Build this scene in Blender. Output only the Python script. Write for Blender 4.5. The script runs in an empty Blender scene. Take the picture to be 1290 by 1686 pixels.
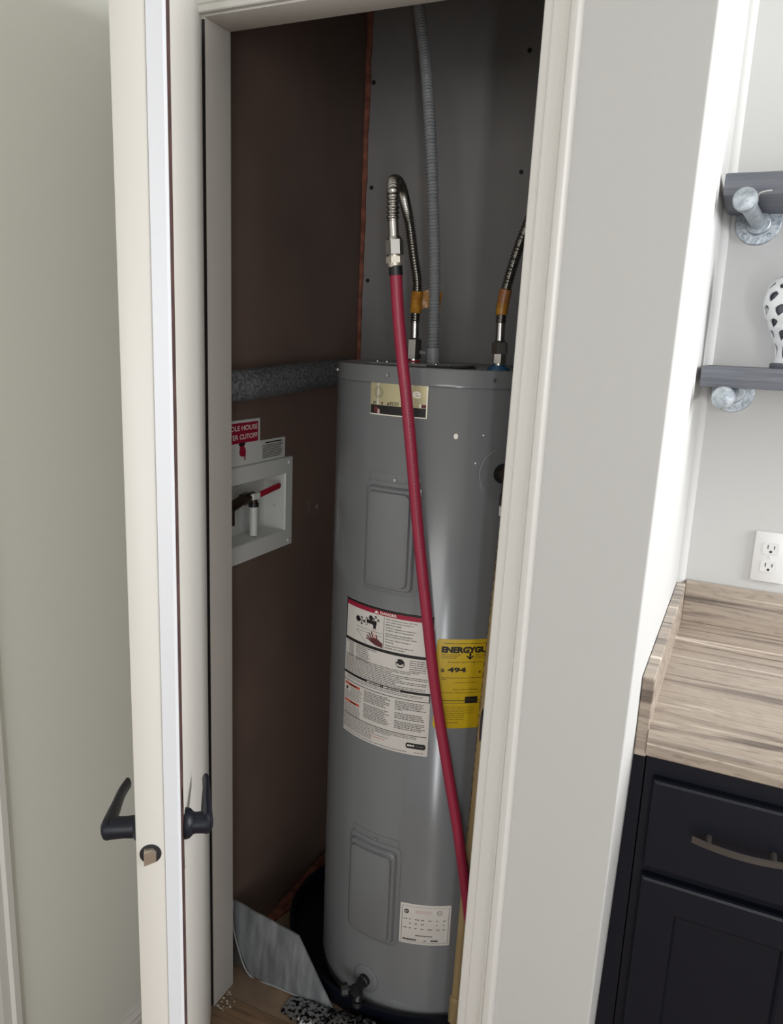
import bpy, bmesh, math, random
from math import sin, cos, pi, radians, sqrt
from mathutils import Vector, Matrix

SC = bpy.context.scene
COL = SC.collection
R = radians
random.seed(7)

# ------------------------------------------------------------------ camera
cam_d = bpy.data.cameras.new('camera')
cam = bpy.data.objects.new('camera', cam_d)
COL.objects.link(cam)
cam_d.sensor_fit = 'VERTICAL'
cam_d.sensor_height = 24.0
cam_d.lens = 24.0 * 1280.0 / 1686.0
cam_d.clip_start = 0.02
CR = ((0.90621096, -0.12766275, 0.40309293),
      (0.42076416, 0.1782476, -0.88948598),
      (0.04170388, 0.97566901, 0.21524583))
cm = Matrix(CR).to_4x4()
cm.translation = Vector((0, 0, 1.5))
cam.matrix_world = cm
SC.camera = cam

# ------------------------------------------------------------------ world, lights, exposure
SC.view_settings.view_transform = 'Standard'
SC.view_settings.look = 'None'
SC.view_settings.gamma = 1.0
SC.view_settings.use_curve_mapping = False
SC.view_settings.exposure = 0.0
W = bpy.data.worlds.new('world')
SC.world = W
W.use_nodes = True
bg = W.node_tree.nodes['Background']
bg.inputs['Color'].default_value = (0.92, 0.96, 1.0, 1)
bg.inputs['Strength'].default_value = 0.66


def area(name, loc, target, sx, sy, power, color):
    d = bpy.data.lights.new(name, 'AREA')
    d.shape = 'RECTANGLE'
    d.size, d.size_y, d.energy, d.color = sx, sy, power, color
    o = bpy.data.objects.new(name, d)
    COL.objects.link(o)
    o.location = loc
    o.rotation_euler = (Vector(target) - Vector(loc)).to_track_quat('-Z', 'Y').to_euler()
    return o


area('kitchen_window_light', (1.9, 1.44, 1.85), (-0.1, 1.6, 1.4), 0.60, 1.3, 56, (0.98, 0.99, 1.0))
area('room_window_light', (0.55, -3.0, 1.9), (-0.5, 1.4, 1.2), 1.3, 1.5, 35, (1.0, 0.99, 0.975))
area('glazed_door_light', (1.42, -2.7, 0.95), (-0.5, 1.37, 1.0), 0.16, 1.7, 28, (0.96, 0.98, 1.0))


# ------------------------------------------------------------------ materials
def s2l(c):
    c = c / 255.0
    return c / 12.92 if c <= 0.04045 else ((c + 0.055) / 1.055) ** 2.4


def rgb(r, g, b):
    return (s2l(r), s2l(g), s2l(b), 1.0)


def mat(name, col, rough=0.5, metal=0.0, spec=None, col2=None, scale=20.0, detail=4.0, stretch=(1, 1, 1),
        ramp=(0.35, 0.65), bump=0.0, bump_scale=None, bump_stretch=None, coat=0.0, alpha=1.0, rough2=None):
    m = bpy.data.materials.new(name)
    m.use_nodes = True
    nt = m.node_tree
    p = nt.nodes['Principled BSDF']
    p.inputs['Base Color'].default_value = col
    p.inputs['Roughness'].default_value = rough
    p.inputs['Metallic'].default_value = metal
    if spec is not None:
        p.inputs['Specular IOR Level'].default_value = spec
    if coat:
        p.inputs['Coat Weight'].default_value = coat
        p.inputs['Coat Roughness'].default_value = 0.15
    if alpha < 1:
        p.inputs['Alpha'].default_value = alpha
    tc = nt.nodes.new('ShaderNodeTexCoord')
    if col2 is not None:
        mp = nt.nodes.new('ShaderNodeMapping')
        mp.inputs['Scale'].default_value = stretch
        nz = nt.nodes.new('ShaderNodeTexNoise')
        nz.inputs['Scale'].default_value = scale
        nz.inputs['Detail'].default_value = detail
        rp = nt.nodes.new('ShaderNodeValToRGB')
        rp.color_ramp.elements[0].position = ramp[0]
        rp.color_ramp.elements[1].position = ramp[1]
        rp.color_ramp.elements[0].color = col
        rp.color_ramp.elements[1].color = col2
        nt.links.new(tc.outputs['Object'], mp.inputs['Vector'])
        nt.links.new(mp.outputs['Vector'], nz.inputs['Vector'])
        nt.links.new(nz.outputs['Fac'], rp.inputs['Fac'])
        nt.links.new(rp.outputs['Color'], p.inputs['Base Color'])
        if rough2 is not None:
            mr = nt.nodes.new('ShaderNodeMapRange')
            mr.inputs['To Min'].default_value = rough
            mr.inputs['To Max'].default_value = rough2
            nt.links.new(nz.outputs['Fac'], mr.inputs['Value'])
            nt.links.new(mr.outputs['Result'], p.inputs['Roughness'])
    if bump:
        mp2 = nt.nodes.new('ShaderNodeMapping')
        mp2.inputs['Scale'].default_value = bump_stretch or (1, 1, 1)
        n2 = nt.nodes.new('ShaderNodeTexNoise')
        n2.inputs['Scale'].default_value = bump_scale or scale
        n2.inputs['Detail'].default_value = 3
        bn = nt.nodes.new('ShaderNodeBump')
        bn.inputs['Strength'].default_value = bump
        bn.inputs['Distance'].default_value = 0.002
        nt.links.new(tc.outputs['Object'], mp2.inputs['Vector'])
        nt.links.new(mp2.outputs['Vector'], n2.inputs['Vector'])
        nt.links.new(n2.outputs['Fac'], bn.inputs['Height'])
        nt.links.new(bn.outputs['Normal'], p.inputs['Normal'])
    return m


M = {}
M['wall'] = mat('wall_paint', rgb(200, 200, 198), 0.75, bump=0.10, bump_scale=120)
M['hall'] = mat('hall_wall_paint', rgb(218, 218, 210), 0.75, bump=0.1, bump_scale=140)
M['ceil'] = mat('ceiling_paint', rgb(225, 223, 218), 0.8, bump=0.3, bump_scale=60)
M['trim'] = mat('trim_paint', rgb(214, 212, 207), 0.38, bump=0.05, bump_scale=60)
M['jamb'] = mat('jamb_paint', rgb(217, 213, 207), 0.5)
M['door'] = mat('door_paint', rgb(211, 208, 201), 0.42, bump=0.06, bump_scale=50)
M['strip'] = mat('door_edge_lit', rgb(214, 216, 220), 0.35)  # door paint with the cool window light on the bevel put into its colour
M['raw'] = mat('raw_hardboard', rgb(92, 62, 56), 0.8, col2=rgb(60, 42, 42), scale=40)
M['scuff'] = mat('bare_scuff', rgb(222, 214, 206), 0.7)
M['kraft'] = mat('brown_board_paper', rgb(118, 98, 88), 0.5, col2=rgb(100, 84, 76), scale=2.5, bump=0.08, bump_scale=30)
M['gyp'] = mat('grey_board_paper', rgb(140, 137, 135), 0.7, col2=rgb(130, 128, 128), scale=3.0)
M['torn'] = mat('torn_edge', rgb(150, 92, 72), 0.9, col2=rgb(104, 62, 52), scale=40)
M['subfl'] = mat('subfloor_board', rgb(150, 128, 106), 0.85, col2=rgb(116, 96, 80), scale=9, detail=8, bump=0.3, bump_scale=80)
M['plank'] = mat('vinyl_plank', rgb(150, 122, 94), 0.45, col2=rgb(112, 90, 70), scale=6, detail=8, stretch=(1, 12, 1))
M['tank'] = mat('tank_enamel', rgb(113, 115, 117), 0.17, spec=0.5, bump=0.02, bump_scale=8)
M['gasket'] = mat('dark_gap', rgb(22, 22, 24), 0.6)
M['chrome'] = mat('chrome', rgb(205, 203, 198), 0.24, 1.0)
M['steel'] = mat('stainless_hose', rgb(172, 170, 165), 0.24, 1.0)
M['screw'] = mat('screw_steel', rgb(190, 190, 190), 0.3, 1.0)
M['conduit'] = mat('conduit_grey', rgb(140, 142, 145), 0.45)
M['blackp'] = mat('black_plastic', rgb(26, 26, 28), 0.4)
M['lever'] = mat('lever_black', rgb(20, 23, 34), 0.42, spec=0.35)
M['bolt'] = mat('latch_nickel', rgb(184, 172, 158), 0.32, 0.8)
M['red'] = mat('red_pex', rgb(150, 38, 64), 0.40)
M['redmark'] = mat('red_pex_print', rgb(112, 28, 48), 0.5)
M['redc'] = mat('red_plastic', rgb(160, 30, 50), 0.4)
M['bluec'] = mat('blue_plastic', rgb(38, 84, 120), 0.4)
M['fit'] = mat('brass_pale', rgb(214, 206, 192), 0.35, 0.7)
M['whitep'] = mat('white_plastic', rgb(214, 216, 212), 0.4)
M['boxw'] = mat('valve_box_white', rgb(205, 207, 203), 0.45)
M['tape'] = mat('amber_tape', rgb(186, 134, 46), 0.35, col2=rgb(150, 96, 30), scale=50)
M['tape2'] = mat('brown_tape', rgb(158, 104, 60), 0.35)
M['foam'] = mat('pipe_foam', rgb(104, 106, 108), 0.95, col2=rgb(62, 62, 64), scale=160, detail=3, bump=0.9, bump_scale=220)
M['cpvc'] = mat('tan_cpvc', rgb(168, 146, 106), 0.45, col2=rgb(150, 128, 90), scale=6, stretch=(1, 1, 0.2))
M['cpvcmark'] = mat('tan_cpvc_print', rgb(96, 84, 64), 0.6)
M['bronze'] = mat('dark_bronze', rgb(84, 70, 62), 0.35, 0.8)
M['pan'] = mat('pan_plastic', rgb(10, 14, 26), 0.35)
M['label'] = mat('label_white', rgb(206, 202, 196), 0.45)
M['lblk'] = mat('print_black', rgb(22, 22, 22), 0.5)
M['lgry'] = mat('print_grey', rgb(104, 100, 96), 0.5)
M['lred'] = mat('print_red', rgb(150, 22, 54), 0.45)
M['lskin'] = mat('print_maroon', rgb(92, 40, 44), 0.45)
M['lpink'] = mat('print_pink', rgb(206, 170, 166), 0.45)
M['lora'] = mat('print_orange', rgb(196, 92, 70), 0.45)
M['yel'] = mat('label_yellow', rgb(200, 168, 22), 0.45)
M['lyel'] = mat('print_olive', rgb(112, 88, 8), 0.5)
M['gold'] = mat('plate_champagne', rgb(196, 188, 150), 0.35, 0.45)
M['lwht'] = mat('print_white', rgb(236, 232, 222), 0.45)
M['foil'] = mat('crumpled_foil', rgb(190, 190, 190), 0.3, 0.9, col2=rgb(20, 20, 22), scale=110, detail=5, ramp=(0.47, 0.55), bump=0.8, bump_scale=90)
M['bag'] = mat('grey_plastic_sleeve', rgb(112, 115, 118), 0.32, col2=rgb(150, 153, 155), scale=16, detail=8, stretch=(3.2, 1, 0.5), ramp=(0.42, 0.72), bump=0.5, bump_scale=26, bump_stretch=(2.5, 1, 0.6))
M['bagrim'] = mat('pale_seam', rgb(168, 170, 172), 0.35)
M['bag2'] = mat('grey_plastic_backing', rgb(96, 94, 92), 0.4, bump=0.4, bump_scale=30)
M['bagprint'] = mat('faint_page_print', rgb(92, 94, 97), 0.5)
M['navy'] = mat('cabinet_navy', rgb(13, 17, 29), 0.42, spec=0.3, bump=0.05, bump_scale=40)
M['pull'] = mat('pull_bronze', rgb(84, 79, 77), 0.32, 0.35)
M['shelf'] = mat('shelf_stain', rgb(98, 101, 110), 0.6, col2=rgb(120, 123, 131), scale=10, detail=6, stretch=(0.6, 22, 22), bump=0.7, bump_scale=9, bump_stretch=(0.6, 26, 26))
M['galv'] = mat('galvanised', rgb(182, 189, 194), 0.45, 0.7, col2=rgb(146, 154, 162), scale=90, bump=0.5, bump_scale=140)
M['ceram'] = mat('vase_glaze', rgb(228, 230, 232), 0.25)
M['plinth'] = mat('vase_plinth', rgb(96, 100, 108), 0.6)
M['outlet'] = mat('outlet_white', rgb(222, 222, 221), 0.35)
M['slot'] = mat('outlet_slot', rgb(40, 38, 38), 0.6)


def stone(name):
    m = bpy.data.materials.new(name)
    m.use_nodes = True
    nt = m.node_tree
    p = nt.nodes['Principled BSDF']
    p.inputs['Roughness'].default_value = 0.28
    tc = nt.nodes.new('ShaderNodeTexCoord')

    def noise(st, sc, det, dist=0.0):
        mp = nt.nodes.new('ShaderNodeMapping')
        mp.inputs['Scale'].default_value = st
        n = nt.nodes.new('ShaderNodeTexNoise')
        n.inputs['Scale'].default_value = sc
        n.inputs['Detail'].default_value = det
        n.inputs['Distortion'].default_value = dist
        nt.links.new(tc.outputs['Object'], mp.inputs['Vector'])
        nt.links.new(mp.outputs['Vector'], n.inputs['Vector'])
        return n
    n1 = noise((0.5, 9, 9), 4.2, 14, 0.8)
    rp = nt.nodes.new('ShaderNodeValToRGB')
    e = rp.color_ramp.elements
    e[0].position, e[0].color = 0.34, rgb(104, 93, 86)
    e[1].position, e[1].color = 0.70, rgb(224, 214, 200)
    for pos, c in ((0.42, (150, 138, 127)), (0.50, (176, 163, 149)), (0.58, (162, 150, 138)), (0.65, (194, 181, 166))):
        k = e.new(pos)
        k.color = rgb(*c)
    nt.links.new(n1.outputs['Fac'], rp.inputs['Fac'])
    n2 = noise((2.0, 10, 10), 16, 6)
    rp2 = nt.nodes.new('ShaderNodeValToRGB')
    rp2.color_ramp.elements[0].position = 0.33
    rp2.color_ramp.elements[1].position = 0.45
    rp2.color_ramp.elements[0].color = (0.62, 0.6, 0.58, 1)
    rp2.color_ramp.elements[1].color = (1, 1, 1, 1)
    nt.links.new(n2.outputs['Fac'], rp2.inputs['Fac'])
    mx = nt.nodes.new('ShaderNodeMix')
    mx.data_type = 'RGBA'
    mx.blend_type = 'MULTIPLY'
    mx.inputs[0].default_value = 0.6
    nt.links.new(rp.outputs['Color'], mx.inputs[6])
    nt.links.new(rp2.outputs['Color'], mx.inputs[7])
    nt.links.new(mx.outputs[2], p.inputs['Base Color'])
    return m


M['stone'] = stone('travertine_laminate')


# ------------------------------------------------------------------ mesh helpers
class B:
    """collects shapes and links them as ONE mesh object"""

    def __init__(self):
        self.v, self.f, self.mi, self.sm = [], [], [], []

    def add(self, vs, fs, mi=0, sm=False, mx=None):
        o = len(self.v)
        for p in vs:
            p = Vector(p)
            if mx is not None:
                p = mx @ p
            self.v.append(p)
        for f in fs:
            self.f.append([i + o for i in f])
            self.mi.append(mi)
            self.sm.append(sm)
        return self

    def box(self, x0, x1, y0, y1, z0, z1, mi=0, bev=0.0, seg=2, mx=None):
        vs = [(x, y, z) for z in (z0, z1) for y in (y0, y1) for x in (x0, x1)]
        fs = [(0, 2, 3, 1), (4, 5, 7, 6), (0, 1, 5, 4), (1, 3, 7, 5), (3, 2, 6, 7), (2, 0, 4, 6)]
        if bev <= 0:
            return self.add(vs, fs, mi, False, mx)
        bm = bmesh.new()
        bv = [bm.verts.new(p) for p in vs]
        for f in fs:
            bm.faces.new([bv[i] for i in f])
        bmesh.ops.bevel(bm, geom=list(bm.edges), offset=bev, segments=seg, profile=0.5, affect='EDGES')
        bm.verts.index_update()
        self.add([v.co.copy() for v in bm.verts], [[v.index for v in f.verts] for f in bm.faces], mi, True, mx)
        bm.free()
        return self

    def prism(self, poly, a, b, axis='z', mi=0, sm=False):
        """poly of 2-D points extruded along an axis from a to b"""
        def P(p, t):
            return {'z': (p[0], p[1], t), 'y': (p[0], t, p[1]), 'x': (t, p[0], p[1])}[axis]
        n = len(poly)
        vs = [P(p, a) for p in poly] + [P(p, b) for p in poly]
        fs = [(i, (i + 1) % n, n + (i + 1) % n, n + i) for i in range(n)]
        fs += [tuple(range(n - 1, -1, -1)), tuple(range(n, 2 * n))]
        return self.add(vs, fs, mi, sm)

    def lathe(self, prof, seg=32, mx=None, mi=0, sm=True, sx=1.0, sy=1.0):
        """prof: (radius, height) along local z"""
        vs, fs = [], []
        for r, h in prof:
            for k in range(seg):
                a = 2 * pi * k / seg
                vs.append((r * cos(a) * sx, r * sin(a) * sy, h))
        for i in range(len(prof) - 1):
            for k in range(seg):
                k2 = (k + 1) % seg
                fs.append((i * seg + k, i * seg + k2, (i + 1) * seg + k2, (i + 1) * seg + k))
        if prof[0][0] > 1e-6:
            fs.append(tuple(range(seg - 1, -1, -1)))
        if prof[-1][0] > 1e-6:
            fs.append(tuple((len(prof) - 1) * seg + k for k in range(seg)))
        return self.add(vs, fs, mi, sm, mx)

    def cyl(self, p0, p1, r0, r1=None, seg=24, mi=0, sm=True):
        p0, p1 = Vector(p0), Vector(p1)
        d = p1 - p0
        mx = Matrix.Translation(p0) @ d.to_track_quat('Z', 'Y').to_matrix().to_4x4()
        return self.lathe([(r0, 0), (r1 if r1 is not None else r0, d.length)], seg, mx, mi, sm)

    def tube(self, path, rad, seg=14, mi=0, sm=True, cap=True, sx=1.0, sy=1.0, up=None):
        """rad: number or function(i, s) of index and arc length"""
        P = [Vector(p) for p in path]
        n = len(P)
        T = [(P[min(i + 1, n - 1)] - P[max(i - 1, 0)]).normalized() for i in range(n)]
        u = Vector(up) if up is not None else (Vector((0, 0, 1)) if abs(T[0].z) < 0.9 else Vector((1, 0, 0)))
        s = 0.0
        vs, fs = [], []
        for i in range(n):
            if i:
                s += (P[i] - P[i - 1]).length
            u = (u - T[i] * u.dot(T[i])).normalized()
            w = T[i].cross(u)
            r = rad(i, s) if callable(rad) else rad
            for k in range(seg):
                a = 2 * pi * k / seg
                vs.append(P[i] + u * (r * sx * cos(a)) + w * (r * sy * sin(a)))
        for i in range(n - 1):
            for k in range(seg):
                k2 = (k + 1) % seg
                fs.append((i * seg + k, i * seg + k2, (i + 1) * seg + k2, (i + 1) * seg + k))
        if cap:
            fs.append(tuple(range(seg - 1, -1, -1)))
            fs.append(tuple((n - 1) * seg + k for k in range(seg)))
        return self.add(vs, fs, mi, sm)

    def build(self, name, mats, parent=None, sharp=35):
        me = bpy.data.meshes.new(name)
        me.from_pydata(self.v, [], self.f)
        if not isinstance(mats, (list, tuple)):
            mats = [mats]
        for m in mats:
            me.materials.append(M[m] if isinstance(m, str) else m)
        for p, mi, sm in zip(me.polygons, self.mi, self.sm):
            p.material_index = mi
            p.use_smooth = sm
        me.update()
        if any(self.sm):
            me.set_sharp_from_angle(angle=R(sharp))
        o = bpy.data.objects.new(name, me)
        COL.objects.link(o)
        if parent is not None:
            o.parent = parent
        return o


def empty(name, loc=(0, 0, 0)):
    o = bpy.data.objects.new(name, None)
    o.empty_display_size = 0.05
    COL.objects.link(o)
    o.location = loc
    return o


def tag(o, label=None, cat=None, group=None, kind=None):
    if label:
        o['label'] = label
    if cat:
        o['category'] = cat
    if group:
        o['group'] = group
    if kind:
        o['kind'] = kind
    return o


def struct(o, label=None):
    return tag(o, label, kind='structure')


def spline(pts, ds=0.004):
    """Catmull-Rom through pts, resampled at about ds"""
    P = [Vector(p) for p in pts]
    P = [P[0] * 2 - P[1]] + P + [P[-1] * 2 - P[-2]]
    raw = []
    for i in range(1, len(P) - 2):
        a, b, c, d = P[i - 1], P[i], P[i + 1], P[i + 2]
        for k in range(40):
            t = k / 40
            raw.append(0.5 * ((2 * b) + (c - a) * t + (2 * a - 5 * b + 4 * c - d) * t * t + (3 * b - a - 3 * c + d) * t ** 3))
    raw.append(P[-2])
    out, acc = [raw[0]], 0.0
    for i in range(1, len(raw)):
        seg = (raw[i] - raw[i - 1]).length
        while acc + seg >= ds:
            t = (ds - acc) / seg
            q = raw[i - 1].lerp(raw[i], t)
            out.append(q)
            raw[i - 1] = q
            seg = (raw[i] - q).length
            acc = 0.0
        acc += seg
    if (out[-1] - raw[-1]).length > ds * 0.3:
        out.append(raw[-1])
    return out


_glyphs = {}


def glyphs(s, bold=0.0, shear=0.0):
    """flat lettering as (vertices, faces, width, height) at size 1"""
    key = (s, bold, shear)
    if key not in _glyphs:
        cu = bpy.data.curves.new('lettering_source', 'FONT')
        cu.body, cu.size, cu.offset, cu.shear = s, 1.0, bold, shear
        cu.resolution_u = 3
        o = bpy.data.objects.new('lettering_source', cu)
        COL.objects.link(o)
        dg = bpy.context.evaluated_depsgraph_get()
        me = bpy.data.meshes.new_from_object(o.evaluated_get(dg))
        vs = [v.co.copy() for v in me.vertices]
        fs = [list(p.vertices) for p in me.polygons]
        bpy.data.objects.remove(o)
        bpy.data.curves.remove(cu)
        bpy.data.meshes.remove(me)
        x0 = min(v.x for v in vs)
        x1 = max(v.x for v in vs)
        y0 = min(v.y for v in vs)
        y1 = max(v.y for v in vs)
        vs = [Vector(((v.x - x0), (v.y - y0), 0)) for v in vs]
        _glyphs[key] = (vs, fs, x1 - x0, y1 - y0)
    return _glyphs[key]


# ------------------------------------------------------------------ room shell
XL, XR, YF, YB = -0.985, -0.107, 1.206, 1.91        # closet left face, partition corner, front face, closet back
HALL, CEIL, NB = -1.035, 2.44, 1.88                 # hall wall face, ceiling height, kitchen recess back

struct(B().box(-1.25, 2.6, -3.4, 2.1, -0.06, -0.004).build('floor', 'subfl'), 'sub-floor under the whole room')
floor_c = struct(B().box(-1.0, -0.19, 1.247, YB, -0.003, 0.0).build('floor_closet', 'subfl'), 'bare brown board floor inside the closet')
sill = B()
sill.prism([(XL, 1.44), (XL + 0.012, 1.44), (XL + 0.024, 1.5), (XL + 0.05, 1.6), (XL + 0.03, 1.75), (XL, 1.78)], 0.0, 0.007)
sill.build('raw_edge', 'torn', floor_c)
floor_k = struct(empty('floor_kitchen', (0, 0, 0)), 'brown wood-look plank floor before the closet')
py, row = 1.246, 0
while py > -0.6:
    px = -1.034 + (-0.55 if row % 2 else -0.15)
    while px < 1.2:
        a, b = max(px, -1.034), min(px + 1.2, 1.3)
        if b > a + 0.02:
            B().box(a + 0.0008, b - 0.0008, py - 0.1495, py - 0.0008, -0.003, 0.0).build('plank', 'plank', floor_k)
        px += 1.2
    py -= 0.15
    row += 1
struct(B().box(-1.25, 2.6, -3.4, 2.1, CEIL, CEIL + 0.05).build('ceiling', 'ceil'), 'white ceiling over the room')
struct(B().box(HALL - 0.1, HALL, -3.4, 1.279, 0, CEIL).build('wall_left', 'hall'), 'shaded greige wall behind the open door')

# front wall with the closet doorway, and the partition that turns into the kitchen recess
fw = B()
fw.box(HALL, -0.96, YF, 1.279, 0, CEIL)
fw.box(-0.96, -0.34, YF, 1.279, 2.052, CEIL)
r = 0.004


def xwall(z):
    """the partition face is a little out of plumb low down"""
    return XR if z > 0.85 else XR - 0.02 * (0.85 - z)


def xcorner(z):
    return min(-0.1055 - 0.0100 * (1.953 - z), -0.1045)


lev = []
for z in (0.0, 0.85, 1.953, CEIL):
    xc, xw = xcorner(z), xwall(z)
    lev.append([(-0.335, YF, z)] + [(xc - r + r * sin(t), YF + r - r * cos(t), z) for t in [k * pi / 12 for k in range(7)]]
               + [(xw, 1.245, z), (xw, YB + 0.04, z), (-0.2, YB + 0.04, z), (-0.2, 1.279, z), (-0.335, 1.279, z)])
nl = len(lev[0])
vs = [p_ for l_ in lev for p_ in l_]
fs = [(i * nl + k, i * nl + (k + 1) % nl, (i + 1) * nl + (k + 1) % nl, (i + 1) * nl + k) for i in range(3) for k in range(nl)]
fs += [tuple(range(nl - 1, -1, -1)), tuple(range(3 * nl, 4 * nl))]
fw.add(vs, fs, 0, True)
struct(fw.build('wall_front', 'wall', sharp=40), 'greige wall around the closet doorway turning into the kitchen recess')
struct(B().box(XR, 1.4, NB, NB + 0.07, 0, CEIL).build('wall_kitchen', 'wall'), 'light wall at the back of the kitchen recess')
qr = [(XR, NB)] + [(XR + 0.017 * cos(t), NB - 0.017 * sin(t)) for t in [k * pi / 12 for k in range(7)]]
struct(B().prism(qr, 0.95, CEIL, sm=True).build('trim_1', 'wall'), 'slim rounded bead in the corner of the kitchen recess')

# closet lining
cl = B()
by0, by1, bz0, bz1 = 1.318, 1.548, 1.044, 1.184      # hole for the valve box
for (a, b, c, d) in ((1.2795, YB, 0, bz0), (1.2795, YB, bz1, CEIL), (1.2795, by0, bz0, bz1), (by1, YB, bz0, bz1)):
    cl.box(XL - 0.012, XL, a, b, c, d)
wl = struct(cl.build('wall_closet_left', 'kraft'), 'brown paper-faced board on the closet side')
wb = struct(B().box(XL - 0.012, -0.2, YB, YB + 0.012, 0, CEIL).build('wall_closet_back', 'gyp'), 'grey unpainted board at the back of the closet')
struct(B().box(-0.206, -0.2, 1.2795, YB, 0, CEIL).build('wall_closet_right', 'gyp'), 'grey unpainted board on the hidden closet side')
sp = B()
for (x, z) in ((-0.965, 2.13), (-0.961, 1.882), (-0.963, 1.652), (-0.567, 2.163), (-0.566, 1.902)):
    B().lathe([(0.0055, 0), (0.0055, 0.0008), (0.003, 0.0012), (0.0, 0.0006)], 12,
              Matrix.Translation((x, YB - 0.0001, z)) @ Matrix.Rotation(R(90), 4, 'X')).build('screw', 'gasket', wb)
# ragged torn paper edge up the back corner
te = B()
rnd = random.Random(3)
n = 70
vs, fs = [], []
for i in range(n + 1):
    z = 0.02 + (CEIL - 0.04) * i / n
    w = 0.0085 + 0.0035 * rnd.random() + 0.003 * sin(z * 3.1)
    vs += [(XL + 0.001, YB - 0.0095, z), (XL + 0.001 + w, YB - 0.0045 - 0.003 * rnd.random(), z), (XL + 0.001 + w, YB - 0.0005, z), (XL + 0.001, YB - 0.0005, z)]
for i in range(n):
    for k in range(4):
        k2 = (k + 1) % 4
        fs.append((i * 4 + k, i * 4 + k2, i * 4 + 4 + k2, i * 4 + 4 + k))
te.add(vs, fs)
te.build('torn_paper_edge', 'torn', wb)

# door frame and casing
jamb_l = struct(B().box(-0.959, -0.938, YF, 1.279, 0, 2.03, bev=0.0015).build('trim_2', 'jamb'), 'painted left jamb of the closet doorway')
B().box(-0.9440, -0.9390, YF - 0.0022, YF - 0.0002, 0.004, 2.026).build('hinge_gap_shade', 'gasket', jamb_l)  # dark strip added for the shade in the hinge-side gap
struct(B().box(-0.959, -0.335, YF, 1.279, 2.03, 2.052, bev=0.0015).build('trim_3', 'jamb'), 'painted head jamb over the closet doorway')


def xin(z):
    return -0.3378 - 0.0128 * (2.0 - z)


def xout(z):
    return -0.2825 - 0.0055 * (2.0 - z)


jr = B()
vs = []
for z in (0, 2.03):
    vs += [(xin(z), YF - 0.001, z), (xin(z) + 0.021, YF - 0.001, z), (xin(z) + 0.021, 1.279, z), (xin(z), 1.279, z)]
jr.add(vs, [(0, 1, 2, 3), (4, 5, 6, 7), (0, 1, 5, 4), (1, 2, 6, 5), (2, 3, 7, 6), (3, 0, 4, 7)])
jamb_r = struct(jr.build('trim_4', 'jamb'), 'painted right jamb with a black strike plate')
st = B()
zs = 0.85
st.tube([(xin(zs) + 0.001, 1.245, zs), (xin(zs) - 0.003, 1.225, zs), (xin(zs) - 0.0055, 1.212, zs), (xin(zs) - 0.0045, 1.203, zs)], 0.03, 12, sx=1.0, sy=0.07, up=(0, 0, 1))
st.build('strike_plate', 'blackp', jamb_r)

PROF = [(0, 0), (0, 0.0095), (0.03, 0.0112), (0.17, 0.0112), (0.20, 0.0100), (0.225, 0.0086), (0.25, 0.0108), (0.32, 0.0112), (0.45, 0.0092),
        (0.58, 0.0106), (0.665, 0.0135), (0.69, 0.0120), (0.71, 0.0140), (0.74, 0.0165), (0.84, 0.0172), (0.90, 0.0165), (0.955, 0.0135), (0.985, 0.0095), (1, 0.005), (1, 0)]


def casing(fn0, fn1):
    """two rings of the moulding profile; fn(t, proud) gives a point"""
    b = B()
    n = len(PROF)
    vs = [fn0(t, h) for t, h in PROF] + [fn1(t, h) for t, h in PROF]
    fs = [(i, i + 1, n + i + 1, n + i) for i in range(n - 1)] + [tuple(range(n)), tuple(range(n, 2 * n))]
    return b.add(vs, fs, 0, True)


def vert(z, a, b):
    return lambda t, h: (a(z) + (b(z) - a(z)) * t, YF - h, z)


cr = casing(vert(0.0, xin, xout), lambda t, h: (xin(2.03) + (xout(2.03) - xin(2.03)) * t, YF - h, 2.033 + 0.057 * t))
struct(cr.build('trim_5', 'trim', sharp=30), 'white moulded casing right of the closet doorway')
cl2 = casing(lambda t, h: (-0.946 - 0.057 * t, YF - h, 0), lambda t, h: (-0.946 - 0.057 * t, YF - h, 2.033 + 0.057 * t))
struct(cl2.build('trim_6', 'trim', sharp=30), 'white moulded casing left of the closet doorway behind the door')
ch = casing(lambda t, h: (-0.946 - 0.057 * t, YF - h, 2.033 + 0.057 * t), lambda t, h: (xin(2.03) + (xout(2.03) - xin(2.03)) * t, YF - h, 2.033 + 0.057 * t))
struct(ch.build('trim_7', 'trim', sharp=30), 'white moulded casing over the closet doorway')

bp = [(HALL, 0), (HALL + 0.012, 0), (HALL + 0.012, 0.055), (HALL + 0.009, 0.062), (HALL + 0.010, 0.068), (HALL + 0.005, 0.078), (HALL + 0.003, 0.085), (HALL, 0.085)]
bb = B()
bb.prism([(p[0], p[1]) for p in bp], 0.787, YF - 0.018, 'y')
struct(bb.build('baseboard_left', 'trim'), 'white moulded baseboard along the shaded wall')
bb2 = B()
bb2.prism([(y, p) for y, p in ((0.0, 0.0), (0.0, 0.0))] if False else [(YF, 0), (YF - 0.012, 0), (YF - 0.012, 0.055), (YF - 0.005, 0.078), (YF - 0.003, 0.085), (YF, 0.085)], xout(0) + 0.004, XR - 0.022, 'x')
struct(bb2.build('baseboard_front', 'trim'), 'white baseboard right of the closet casing')
ht = B()
ht.prism([(HALL, 0.787), (HALL + 0.005, 0.787), (HALL + 0.012, 0.782), (HALL + 0.013, 0.770), (HALL + 0.008, 0.765), (HALL + 0.010, 0.748), (HALL + 0.008, 0.730), (HALL, 0.730)], 0, 2.08)
struct(ht.build('trim_8', 'trim'), 'casing edge at the far left of the shaded wall')

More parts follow.
